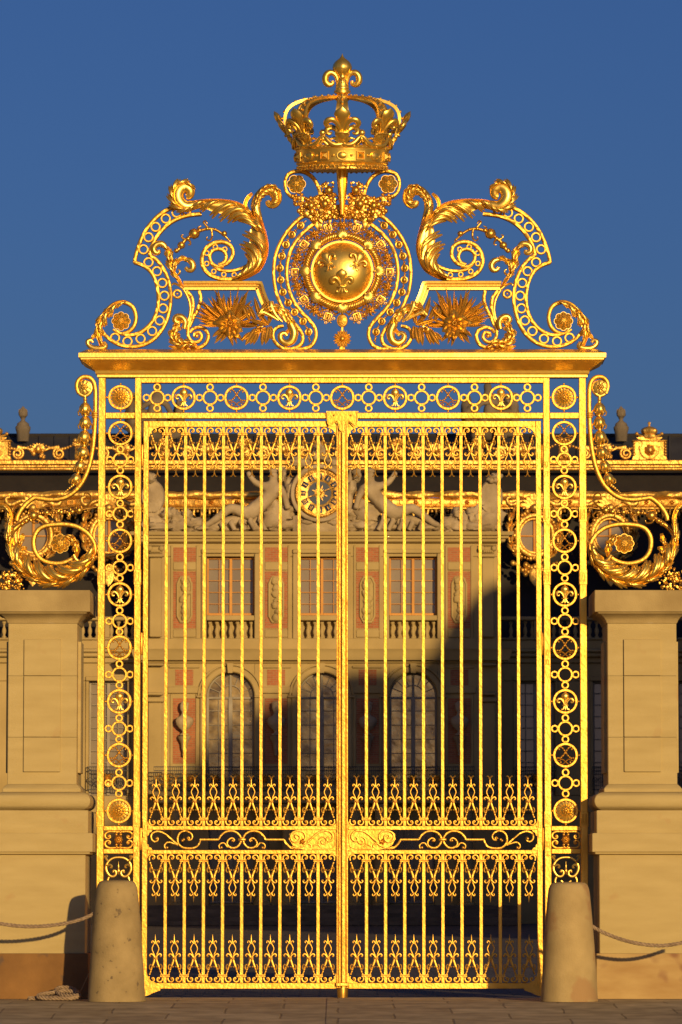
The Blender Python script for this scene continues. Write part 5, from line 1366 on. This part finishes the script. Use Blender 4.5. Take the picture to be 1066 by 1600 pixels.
for k in range(110):
    x, z = W(-136+k*12.2, 800, F+4.8); h = rg.uniform(6,15)*KP
    mb.tube([(x,F+4.8,z+4*KP),(x+rg.uniform(-2,2)*KP,F+4.7,z-h*.5),(x+rg.uniform(-3,3)*KP,F+4.8,z-h)], [2.4*KP,2.2*KP,.8*KP], 6)
    mb.ball((x+6*KP, F+4.72, z+1*KP), 2.6*KP, 6)
pp('gilded_fringe', mb, 'gold_far', angle=60)
rough_bar('gilded_moulding', 729.5, 735.5, 5.3, 'gold_far', .12, .5)
mb = MB(); q0 = W(-140,718.5,F+5.5); q1 = W(1210,726,F+5.5); mb.box(q0[0], q1[0], F+5.5, F+6.0, q1[1], q0[1], .03)
q0 = W(-140,726.2,F+5.5); q1 = W(1210,729.5,F+5.5); mb.box(q0[0], q1[0], F+5.62, F+6.0, q1[1], q0[1], .02)
crest = pp('crest_base', mb, 'gold_far', angle=30)
# cresting: scrolls, masks, swags, crowned pedestals
per = 138.0
def cq(px, py): return W(px, py, F+5.7)
sm = MB(); K2 = KP*1.02
for sg in (-1,1):
    P = [(-50*sg+ -sg*0, 3)]
    sp_ = spiral(34*sg, 9, 9.5, 2.5, 0, (560 if sg > 0 else -560), 34) if False else None
    pts = []
    for k in range(40):
        t = k/39; a = R(90 + (620*t)); r = 9.8-7.6*t; pts.append((sg*(33+r*-math.cos(a+R(0))*-1), 9.8+r*math.sin(a)))
    pts = [(sg*10, 15)]+[(sg*18, 18.6)]+pts
    sm.sweep([(x*K2, z*K2) for x, z in pts], 3.6*K2, -.16, .10)
for k in range(12): 
    a = R(rnd.uniform(0,180)); sm.ball((rnd.uniform(-14,14)*K2, -.08, rnd.uniform(3,17)*K2), rnd.uniform(2,4.4)*K2, 8)
for k in range(8): a = R(20+20*k); blade(sm, (0,-.1,14*K2), (math.cos(a), -.1, math.sin(a)), 13*K2, 3*K2, n=5)
sm.ball((0,-.18,17*K2), 5*K2, 10, sz=1.3)
for sg in (-1,1):
    for k in range(13):
        t = k/12; sm.ball((sg*(8+52*t)*K2, -.10, (25-13*4*t*(1-t)*.7+2*t)*K2), (1.7+1.4*math.sin(PI*t))*K2, 7)
scroll_me = sm.mesh('crest_scroll', 'gold_far', angle=60)
cl = MB(); clr = random.Random(11)
for k in range(16): cl.ball((clr.uniform(-9,9)*K2, -.05-clr.random()*.15, clr.uniform(2,32)*K2), clr.uniform(2,4.6)*K2, 8)
cl.box(-8*K2, 8*K2, -.1, .15, 0, 22*K2, .03)
for k in range(6): a = R(30*k+15); blade(cl, (0,-.1,24*K2), (math.cos(a), -.1, math.sin(a)), 12*K2, 2.6*K2, n=4)
clump_me = cl.mesh('crest_bouquet', 'gold_far', angle=60)
ct = MB(); ct.prism([(x*K2, z*K2) for x, z in ((-28,0),(-25,8),(-24,27),(-27,30),(27,30),(24,27),(25,8),(28,0))], -.2, .3)
ct.box(-28*K2,28*K2,-.26,.3,29*K2,31.5*K2,.02)
petal_disc(ct, (0,-.2,15*K2), 9.5*K2, 7, .14, .2, nt=42, nr=4); ct.ball((0,-.3,15*K2), 4.5*K2, 10, sz=1.3)
ct.sweep([(x*K2, z*K2) for x, z in cr([(-16,22),(-14,10),(-7,3),(0,1),(7,3),(14,10),(16,22)],4)], 1.6*K2, -.26, -.18)
for sg in (-1,1):
    for k in range(5): ct.ball((sg*25*K2, -.22, (8+4.6*k)*K2), 2.6*K2, 8)
    ct.tube([(x*sg*K2, -.05, z*K2) for x, z in ((2,33),(10,37),(20,41))], [2*K2,1.8*K2,1.4*K2], 7); ct.ball((sg*20*K2,-.05,42*K2), 3*K2, 8)
    blade(ct, (0,-.1,32*K2), (sg*.95,-.1,.15), 21*K2, 3*K2)
ct.lathe([(r*K2, z*K2) for r, z in ((9,34),(10.5,36),(10,40),(9,41),(12,44),(12.5,47),(11,50),(7,52.5),(2,54),(1.2,56),(2.2,58),(2.2,60),(.3,62))], (0,0,0), 16, rib=8, ribd=.18)
cart_me = ct.mesh('crest_pedestal', 'gold_far', angle=50)
for k in range(-1, 10):
    px = CXP-512+per*.5+k*128+0
def crest_at(me, nm, px): x, z = cq(px, 718.6); inst(nm, me, pal, (x, F+5.75, z))
for s in (-1,1):
    crest_at(cart_me, 'crest_pedestal', CXP+s*512)
    for c_ in (440+3, 310, 178, 60): crest_at(scroll_me, 'crest_scroll', CXP+s*c_)
    for c_ in (378, 245, 120): crest_at(clump_me, 'crest_bouquet', CXP+s*c_)
# gilded round dormers
def dormer(px):
    x, z = W(px, 838, F+3.6); K = KP*1.0
    e = place('dormer', None, pal, Vector((x, F+3.4, z))-parent_origin(pal))
    def L(name, mb, m, ang=50):
        return place(name, mb.mesh(name, m, (0,0,0), ang), e)
    mb = MB(); mb.ring(0, 0, 29*K, 7*K, -.25, .3, 36, ez=1.12); mb.ring(0, 0, 24*K, 3*K, -.12, .25, 36, ez=1.14)
    dr = random.Random(int(px))
    for k in range(46):
        a = 2*PI*k/46; r = dr.uniform(31,37)*K; mb.ball((r*math.cos(a), -.1-dr.random()*.15, 1.15*r*math.sin(a)), dr.uniform(2,4.2)*K, 8)
    for sg in (-1,1):
        acanthus(mb, [(sg*x_*K, z_*K) for x_, z_ in cr([(20,-38),(36,-20),(40,6),(38,30),(28,48)],4)], [4*K,6*K,7*K,6*K,3*K], [4*K,6*K,7*K,6*K,3*K], -.05, .2, 6)
        mb.tube([(sg*x_*K, -.1, z_*K) for x_, z_ in cr([(8,52),(20,56),(34,50),(42,52),(44,60),(38,62)],4)], [3*K,4*K,4*K,3*K,2*K], 8)
        for k in range(6): mb.ball((sg*(10+5*k)*K, -.15, (-50-6*math.sin(k))*K), dr.uniform(3,5)*K, 8)
    for k in range(9): a = R(20*k+10); blade(mb, (0,-.15,46*K), (math.cos(a), -.15, math.sin(a)), 22*K, 4*K, n=5)
    mb.ball((0,-.3,44*K), 7*K, 10)
    for k in range(12): mb.ball((dr.uniform(-16,16)*K, -.15, dr.uniform(-72,-44)*K), dr.uniform(3,6)*K, 8)
    blade(mb, (0,-.2,-50*K), (0,-.1,-1), 32*K, 9*K)
    L('gilded_surround', mb, 'gold_far')
    g = MB(); g.lathe([(.02,0),(24*K,.0),(24*K,.05)], (0,.12,0), 36, axis='y'); g.v = [(a,b2,c*1.14) for a,b2,c in g.v]; L('panes', g, 'glass_pale')
    f = MB(); f.box(-2*K,2*K,.04,.11,-26*K,26*K,.01); f.box(-23*K,-2.1*K,.05,.11,-1*K,1*K,.005); f.box(2.1*K,23*K,.05,.11,-1*K,1*K,.005); L('window_bars', f, 'wood_ochre')
for o in (450, 332): 
    for s in (-1,1): dormer(CXP+s*o)
# clock
cz = Wp(499.5, 771, -.3); CX_, CZ_ = cz
ck = place('clock', None, pal, Vector((CX_, F-.35, CZ_))-parent_origin(pal))
def CL(name, mb, m, ang=45): return place(name, mb.mesh(name, m, (0,0,0), ang), ck)
mb = MB(); mb.ring(0,0,42.5*KP,6*KP,-.12,.3,48); mb.lathe([(.01,.05),(45*KP,.05),(45*KP,.4)],(0,0,0),48,axis='y'); CL('stone_surround', mb, 'stone_sculpt')
mb = MB(); mb.ring(0,0,35.5*KP,5*KP,-.10,.1,48)
for k in range(60): a = 2*PI*k/60; mb.ball((36*KP*math.cos(a), -.10, 36*KP*math.sin(a)), 1.7*KP, 6)
mb.lathe([(18.5*KP,-.03),(20*KP,-.06),(33*KP,-.06),(33*KP,.05),(18.5*KP,.05)],(0,0,0),48,axis='y'); CL('gilded_dial', mb, 'gold_far')
mb = MB(); mb.lathe([(.01,-.045),(18.3*KP,-.045),(18.3*KP,.0)],(0,0,0),40,axis='y'); CL('blue_centre', mb, 'clock_blue')
NUM = ['XII','I','II','III','IIII','V','VI','VII','VIII','IX','X','XI']
for k in range(12):
    mb = MB(); gl = MB()
    a = -2*PI*k/12; Mx = Matrix.Rotation(-a, 4, 'Y') @ Matrix.Translation((0,0,26.3*KP))
    Mx = Matrix.Rotation(2*PI*k/12, 4, 'Y') @ Matrix.Translation((0,0,26.3*KP))
    pl = MB(); pl.box(-4.3*KP,4.3*KP,-.085,-.05,-4.8*KP,4.8*KP,.01); mb.add(pl, Mx)
    t_ = NUM[k]; cw = {'I':1.1,'V':2.2,'X':2.3}; tw = sum(cw[c_] for c_ in t_); sc_ = min(1, 7.2/tw); x = -tw*sc_/2; nb = MB()
    for c_ in t_:
        w_ = cw[c_]*sc_; xm = x+w_/2; h = 3.1*KP; e_ = .28*w_*KP if c_ != 'I' else 0
        segs = {'I':[((0,-1),(0,1))],'V':[((-1,1),(0,-1)),((0,-1),(1,1))],'X':[((-1,1),(1,-1)),((-1,-1),(1,1))]}[c_]
        for (a0,b0),(a1,b1) in segs: nb.sweep([((xm)*KP+a0*e_, b0*h),((xm)*KP+a1*e_, b1*h)], .55*KP, -.10, -.086)
        x += w_
    gl.add(nb, Mx); q_ = CL('numeral_plaque', mb, 'clock_blue'); place('numeral', gl.mesh('numeral', 'gold_far'), q_)
gl = MB()
for k in range(16):
    a = 2*PI*k/16; blade(gl, (0,-.08,0), (math.cos(a),-.02,math.sin(a)), (13.5 if k%2 else 9)*KP, 1.1*KP, n=4)
gl.ball((0,-.09,0), 4.2*KP, 12, sy=.6)
CL('sunburst', gl, 'gold_far')
mb = MB(); a = R(22)
mb.sweep([(-26*KP*math.cos(a), -26*KP*math.sin(a)), (24*KP*math.cos(a), 24*KP*math.sin(a))], [1*KP,2*KP,1*KP], -.22, -.19); mb.sweep([(0,0),(-4*KP,15*KP)], [2.2*KP,1*KP], -.19, -.165); CL('clock_hands', mb, 'gold_far')

# busts on consoles
for i, (c, lb) in enumerate(((CXP-215,'leftmost of the four, in sunlight'),(CXP-71.5,'second from the left, half shaded'),(CXP+71.5,'third from the left, in shade'),(CXP+215,'rightmost of the four, in shade'))):
    dy = -.3; x = XF(c,dy); 
    t = thing('bust', 'marble bust on a wall bracket, '+lb, 'bust', (x, F+dy, ZF(1148,dy)), 'marble busts on the palace wall')
    Z = lambda y: ZF(y,dy)
    mb = MB(); K = KP
    mb.lathe([(3*K,Z(1150)),(7*K,Z(1149)),(7*K,Z(1147)),(3*K,Z(1145)),(3*K,Z(1142)),(8*K,Z(1138)),(13*K,Z(1132)),(14.5*K,Z(1126)),(12.5*K,Z(1121.5)),(6*K,Z(1118.5)),(3.8*K,Z(1115)),(4*K,Z(1112)),(5.6*K,Z(1110)),(6.6*K,Z(1106)),(6.5*K,Z(1102)),(5*K,Z(1098)),(2*K,Z(1096.5))], (x, F+dy, 0), 18, sy=.62, rib=5, ribd=.08)
    mb.lathe([(.6*K,-1*K),(1.1*K,0),(.4*K,2*K)], (x, F+dy-5.0*K, Z(1106)), 8); lump(mb, (x, F+dy+.03, Z(1100)), 7*K, 5.5*K, 4.6*K, .35, 5, 14, seed=i)
    lump(mb, (x+3*K, F+dy-.1, Z(1130)), 9*K, 4*K, 7*K, .3, 4, 14, seed=i+5)
    part('bust_figure', mb, 'stone_sculpt', t, angle=60)
    mb = MB(); mb.lathe([(1*K,Z(1182)),(3*K,Z(1180)),(2.4*K,Z(1176)),(4.5*K,Z(1168)),(5*K,Z(1162)),(7*K,Z(1157)),(9*K,Z(1154)),(9.5*K,Z(1150.3))], (x, F+dy+.1, 0), 14, rib=4, ribd=.15)
    part('bracket', mb, 'stone_sculpt', t, angle=50)

# sculpture over the cornice: skinned figures with drapery and trophies
def figure(name, J, E, m, loc, root=0):
    """J: list of (x,y,z,r) joints, E: bones; grown with a Skin modifier"""
    me = bpy.data.meshes.new(name); me.from_pydata([(j[0],j[1],j[2]) for j in J], E, [])
    o = bpy.data.objects.new(name, me); C.objects.link(o)
    md = o.modifiers.new('Skin','SKIN'); md.use_smooth_shade = True
    sv = me.skin_vertices[0].data if me.skin_vertices else None
    if sv is None:
        me.skin_vertices.new() if hasattr(me.skin_vertices,'new') else None
        sv = me.skin_vertices[0].data
    for i, j in enumerate(J): sv[i].radius = (j[3], j[3]*.9); sv[i].use_root = (i == root)
    ss = o.modifiers.new('Sub','SUBSURF'); ss.levels = 2; ss.render_levels = 2
    me.materials.append(MAT[m])
    dg = bpy.context.evaluated_depsgraph_get(); ev = o.evaluated_get(dg)
    m2 = bpy.data.meshes.new_from_object(ev); bpy.data.objects.remove(o)
    m2.materials.clear(); m2.materials.append(MAT[m])
    for p in m2.polygons: p.use_smooth = True
    return m2
def recline(s, label, up):
    dy = -.15; K = KP
    g = lambda px, py, d=0: (lambda q: (q[0]-base[0], d, q[1]-base[1]))(Wp(px, py, dy))
    base = Wp(CXP+s*110, 832, dy)
    t = thing('reclining_statue', label, 'statue', (base[0], F+dy, base[1]), 'reclining statues beside the clock')
    def J(o, py, d, r): return (*g(CXP+s*o, py, d), r*K*1.2)
    j = [J(100,800,0,11), J(92,786,-.05,11), J(80,772,-.1,12), J(77,762,-.1,11), J(76,753,-.1,5.5), J(75,744,-.12,7.5), J(76,737,-.1,5.5),   # pelvis..head
         J(92,760,-.15,6), J(104,755,-.2,5), J(112,745,-.2,4), J(116,737,-.2,4.5),       # outer arm raised to hold the emblem
         J(64,764,-.15,6), J(57,778,-.2,5), J(54,792,-.25,4.2), J(52,797,-.3,4.5),       # inner arm resting on the clock case
         J(118,803,-.25,9.5), J(142,794,-.35,8), J(160,808,-.3,6), J(176,820,-.3,4.6), J(184,822,-.4,4),      # upper leg
         J(120,812,.0,9), J(146,814,-.1,7.5), J(168,822,-.1,5.5), J(190,826,-.1,4.6), J(200,825,-.2,4)]
    E = [(0,1),(1,2),(2,3),(3,4),(4,5),(5,6),(3,7),(7,8),(8,9),(9,10),(3,11),(11,12),(12,13),(13,14),(0,15),(15,16),(16,17),(17,18),(18,19),(0,20),(20,21),(21,22),(22,23),(23,24)]
    place('body', figure('body', j, E, 'stone_sculpt', None), t)
    mb = MB()
    for k, (o, py, rx, rz) in enumerate(((112,812,22,13),(140,818,26,11),(70,806,24,20),(60,822,26,9),(165,825,24,8),(100,824,34,8))):
        p = g(CXP+s*o, py, .12); lump(mb, p, rx*K, .35, rz*K, .42, 2.2, 26, seed=k+(3 if s > 0 else 0), q=4)
    for k in range(5):
        p = g(CXP+s*(96+k*14), 800+k*3, -.1); q = g(CXP+s*(88+k*16), 829, -.34); mb.tube([p, ((p[0]+q[0])/2+.1*s, -.36, (p[2]+q[2])/2), q], [2*K,4.4*K,3.6*K], 8)
    place('drapery', mb.mesh('drapery', 'stone_sculpt', (0,0,0), 70), t)
    mb = MB(); p = g(CXP+s*76, 736, -.1); lump(mb, p, 6.8*K, 6*K, 5*K, .3, 6, 14, seed=4); place('hair', mb.mesh('hair','stone_sculpt',(0,0,0),70), t)
recline(-1, 'stone statue reclining on the cornice to the left of the clock', 1)
recline(1, 'stone statue reclining on the cornice to the right of the clock', 1)
def trophy(s, label):
    dy = -.1; K = KP; b0 = Wp(CXP+s*248, 832, dy); t = thing('stone_trophy', label, 'carved trophy', (b0[0], F+dy, b0[1]), 'carved trophies at the ends of the cornice')
    mb = MB(); q = lambda o, py, d=0: (lambda w: (w[0]-b0[0], d, w[1]-b0[1]))(Wp(CXP+s*o, py, dy))
    mb.lathe([(.02,-.22),(9*K,-.20),(14*K,-.14),(17*K,-.16),(19*K,-.05),(19*K,.1)], (0,0,0), 28, axis='y')
    o = MB(); o.v = [(x+q(264,776)[0], y, z*1.35+q(264,776)[2]) for x, y, z in mb.v]; o.f = mb.f; mb = o
    for k, (a, py, rx, rz) in enumerate(((262,812,20,20),(240,806,15,12),(222,816,16,14),(200,822,16,10),(246,824,30,8),(268,748,10,8),(212,806,9,9),(186,826,14,6))):
        lump(mb, q(a, py, -.05), rx*K, .32, rz*K, .5, 2.6, 24, seed=k+(20 if s > 0 else 0), q=5)
    for k in range(7): a = R(30+20*k); blade(mb, q(264,800,-.3), (math.cos(a),-.3,math.sin(a)), 17*K, 4*K)
    place('carving', mb.mesh('carving','stone_sculpt',(0,0,0),70), t)
trophy(-1, 'carved stone shield and helmets heaped at the left end of the cornice')
trophy(1, 'carved stone shield and helmets heaped at the right end of the cornice')
mb = MB()   # carved pedestal carrying the clock
pbox(mb, CXP-46, CXP+42, 806, 832, -.25, .5, .03); pbox(mb, CXP-36, CXP+30, 790, 805.6, -.2, .5, .03)
for k, (px, py, rx, rz) in enumerate(((455,770,9,26),(545,770,9,26),(470,724,16,9),(500,712,16,9),(530,724,16,9),(450,800,12,14),(548,802,12,14),(500,706,8,10),(440,742,7,12),(556,742,7,12))):
    p = Wp(px, py, 0); lump(mb, (p[0], F+.05, p[1]), rx*KP, .35, rz*KP, .5, 2.4, 24, seed=40+k, q=5)
for px, py in ((480,816),(520,816),(500,812)): p = Wp(px, py, -.3); lump(mb, (p[0],F-.28,p[1]), 9*KP, .08, 4*KP, .5, 5, 14, seed=px)
pp('clock_pedestal', mb, 'stone_sculpt', angle=70)
# flame urns on the chimneys and seated statues on the roof
for s, lab in ((-1,'grey stone flame urn above the slate roof at the far left'),(1,'grey stone flame urn above the slate roof at the far right')):
    px = 36 if s < 0 else 970.5; dy = 9.5; x = W(px, 660, F+dy)[0]; Z = lambda y: W(px, y, F+dy)[1]; K = KP*1.06
    t = thing('flame_urn', lab, 'stone urn', (x, F+dy, Z(684)), 'flame urns on the roof')
    mb = MB(); mb.lathe([(9*K,Z(690)),(9.4*K,Z(681)),(10*K,Z(676)),(11.5*K,Z(671)),(11.6*K,Z(667)),(9.6*K,Z(665.5)),(9*K,Z(662)),(5*K,Z(659)),(3*K,Z(657)),(3*K,Z(655)),(4.5*K,Z(652.5))], (x,F+dy,0), 18, rib=9, ribd=.10); part('urn_body', mb, 'stone_grey', t, angle=60)
    mb = MB(); mb.lathe([(4*K,Z(652.4)),(6.6*K,Z(649)),(6.4*K,Z(645)),(4.5*K,Z(640)),(2.4*K,Z(637)),(.4*K,Z(634.5))], (x,F+dy,0), 16, rib=5, ribd=.3)
    for k in range(9): a = 2*PI*k/9; blade(mb, (x+3*K*math.cos(a), F+dy+3*K*math.sin(a), Z(651)), (math.cos(a)*.35, math.sin(a)*.35, 1), 13*K, 2.6*K, (-.1*math.cos(a),0,0))
    part('flame', mb, 'stone_grey', t, angle=60)
for s, lab in ((-1,'large grey seated statue on the roofline behind the left end of the gate lintel'),(1,'large grey seated statue on the roofline behind the right end of the gate lintel')):
    dy = 8.0; K = KP*1.05; c = CXP+s*258 + (3 if s > 0 else 0); b0 = W(c, 682, F+dy)
    t = thing('seated_statue', lab, 'statue', (b0[0], F+dy, b0[1]), 'seated statues on the roofline')
    def J(o, py, d, r): w = W(c+s*o, py, F+dy); return (w[0]-b0[0], d, w[1]-b0[1], r*K)
    j = [J(4,658,0,13), J(3,644,0,13), J(1,630,0,13), J(0,622,0,12), J(-1,614,0,6), J(-2,605,-.05,8.5), J(-2,598,0,6),
         J(14,630,-.1,6), J(26,640,-.15,5), J(34,626,-.1,4), J(-14,630,-.1,6), J(-22,645,-.2,5), J(-26,660,-.3,4.5),
         J(-10,664,-.4,10), J(-20,668,-.8,8), J(-24,690,-.7,6), J(14,666,-.4,10), J(18,668,-.8,8), J(16,690,-.7,6)]
    E = [(0,1),(1,2),(2,3),(3,4),(4,5),(5,6),(3,7),(7,8),(8,9),(3,10),(10,11),(11,12),(0,13),(13,14),(14,15),(0,16),(16,17),(17,18)]
    place('body', figure('body', j, E, 'stone_grey', None), t)
    mb = MB()
    for k, (o, py, rx, rz) in enumerate(((0,676,42,18),(18,656,20,20),(-20,668,22,18),(38,644,10,26),(-34,650,9,28),(30,628,8,10))):
        w = W(c+s*o, py, F+dy); lump(mb, (w[0]-b0[0], .15, w[1]-b0[1]), rx*K, .5, rz*K, .4, 1.4, 24, seed=60+k+(9 if s > 0 else 0), q=3)
    for k in range(7):
        a = R(50+15*k); w = W(c+s*38, 624, F+dy); blade(mb, (w[0]-b0[0], 0, w[1]-b0[1]), (math.cos(a),0,math.sin(a)), 12*K, 3.4*K)
    place('drapery', mb.mesh('drapery','stone_grey',(0,0,0),70), t)

# wings outside the frame; the right one's broken roofline is shaped to shade the front
XW = 20.0; kz = math.tan(EL)/math.cos(AZ)
prof_r = []
for px, py in ((291,1204),(306,1180),(333,1152),(365,1126),(400,1106),(440,1090),(470,1072),(500,1064),(530,1050),(562,1046),(590,1058),(625,1054),(645,1044),(666,1026),(690,990),(704,968),(718,962),(740,930),(765,914),(800,905),(850,880)):
    x, z = W(px, py, F); dl = (XW-x)/math.tan(AZ); prof_r.append((F-dl, z+dl*kz))  # roof heights solved back from the shadow edge wanted on the front
prof_r = [(16, prof_r[0][1]-.6)] + prof_r + [(F-1.6, prof_r[-1][1]-.2)]
def wing(s, label):
    X = XW*s
    wg = thing('unseen_palace_wing', label, 'palace wing', (X, 15, 0))
    q = lambda a, b_: sorted((a*s, b_*s))
    mb = MB(); a, b_ = q(XW, XW+14); mb.box(a, b_, 15, F-2, -1, 13.9, .1); part('wall', mb, 'stone_wing_bounce', wg)
    mb = MB(); a, b_ = q(XW-.4, XW+14.4); mb.box(a, b_, 14.6, F-1.6, 13.92, 14.5, .08); part('cornice', mb, 'stone_far', wg)
    mb = MB(); rows = []
    for y, h in prof_r: rows.append([(s*XW, y, 14.52), (s*(XW+.02), y, h), (s*(XW+12), y, h), (s*(XW+13), y, 14.52)])
    b = mb.grid(rows, close_v=True); mb.cap([b+i for i in (3,2,1,0)]); mb.cap([b+(len(rows)-1)*4+i for i in range(4)])
    part('roof', mb, 'slate', wg)
    wm = MB(); wm.box(-.06,.06,-.9,.9,0,3.4,.01)
    for k in range(3): wm.box(-.09,.09,-.84,.84,.9+k*.8,.96+k*.8)
    wme = wm.mesh('window','glass_dark')
    for k in range(13):
        for z in (1.5, 7.0): inst('window', wme, wg, (X, 20+k*5.8, z))
wing(1, 'unseen long stone wing right of the court, slate roofline shaped to throw shade')
wing(-1, 'unseen long stone wing added left of the court to bounce warm light')  # added out of view to bounce warm sunlight into the shaded court

# ================================================================== GROUND AND STEPS
def sheet(name, x0, x1, y0, y1, z, m, n=1):
    mb = MB(); mb.v += [(x0,y0,z),(x1,y0,z),(x1,y1,z),(x0,y1,z)]; mb.f.append((0,1,2,3))
    o = part(name, mb, m, None); o['kind'] = 'structure'; return o
def terrain(name, x0, x1, ys, m, dz):
    """level court behind the gate; the paving falls gently away in front of it"""
    mb = MB(); mb.grid([[(x0, y, z+dz), (x1, y, z+dz)] for y, z in ys])
    o = part(name, mb, m, None); o['kind'] = 'structure'; return o
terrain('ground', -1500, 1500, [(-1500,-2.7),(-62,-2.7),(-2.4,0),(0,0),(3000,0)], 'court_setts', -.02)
terrain('pavement', -60, 60, [(-61.5,-2.68),(-2.4,0),(.3,0)], 'paving', -.004)
mb = MB()
xs = [U(512,1557)[0], U(556,1557)[0]]
mb.grid([[(xs[0], y, z), (xs[1], y, z)] for y, z in ((-61,-2.655),(-2.4,.003),(-.25,.003))]); mb.grid([[(xs[0], y, z-.02), (xs[0], y, z)] for y, z in ((-61,-2.655),(-2.4,.003),(-.25,.003))])
for k in range(28): 
    pass
o = part('paving_strip', mb, 'paving', None); o['kind'] = 'structure'
for k in range(5):
    mb = MB(); y = F-6+k*.8; mb.box(XF(CXP-300), XF(CXP+300), y, F-1.4+.01*k, -.01-.3*0, .13*(k+1), .01)
    o = part('palace_steps', mb, 'stone_grey', None); o['kind'] = 'structure'

# ================================================================== SKY, SUN, CAMERA
world = bpy.data.worlds.new('World'); bpy.context.scene.world = world; world.use_nodes = True
wn_ = world.node_tree; bgn = wn_.nodes['Background']
sky = wn_.nodes.new('ShaderNodeTexSky'); sky.sky_type = 'NISHITA'; sky.sun_disc = False
sky.sun_elevation = EL; sky.sun_rotation = PI-AZ
sky.altitude = 0; sky.air_density = 1.0; sky.dust_density = 1.5; sky.ozone_density = 6.0
hs = wn_.nodes.new('ShaderNodeHueSaturation'); hs.inputs['Saturation'].default_value = 1.0
wn_.links.new(sky.outputs[0], hs.inputs['Color']); tn = wn_.nodes.new('ShaderNodeMixRGB'); tn.blend_type = 'MULTIPLY'; tn.inputs['Fac'].default_value = 1; tn.inputs['Color2'].default_value = (1.0,.81,1.0,1); wn_.links.new(hs.outputs[0], tn.inputs['Color1']); wn_.links.new(tn.outputs[0], bgn.inputs['Color'])
bgn.inputs['Strength'].default_value = .068
sl = bpy.data.lights.new('sun', 'SUN'); sl.energy = 4.1; sl.angle = R(.8); sl.color = (1.0, .68, .30)
so = bpy.data.objects.new('sun', sl); C.objects.link(so)
sd_ = Vector((math.sin(AZ)*math.cos(EL), -math.cos(AZ)*math.cos(EL), math.sin(EL)))
so.rotation_euler = sd_.to_track_quat('Z','Y').to_euler(); so.location = sd_*60
cd = bpy.data.cameras.new('camera'); co = bpy.data.objects.new('camera', cd); C.objects.link(co)
co.location = CAM; co.rotation_euler = (PI/2+PITCH, 0, 0)
cd.sensor_fit = 'VERTICAL'; cd.sensor_height = 36; cd.lens = FPX*36/1600.0
cd.clip_start = 1; cd.clip_end = 6000
cd.dof.use_dof = True; cd.dof.focus_distance = D; cd.dof.aperture_fstop = 9
sc = bpy.context.scene; sc.camera = co
sc.view_settings.view_transform = 'Standard'; sc.view_settings.look = 'None'; sc.view_settings.exposure = 0; sc.view_settings.gamma = 1
sc.cycles.use_denoising = True
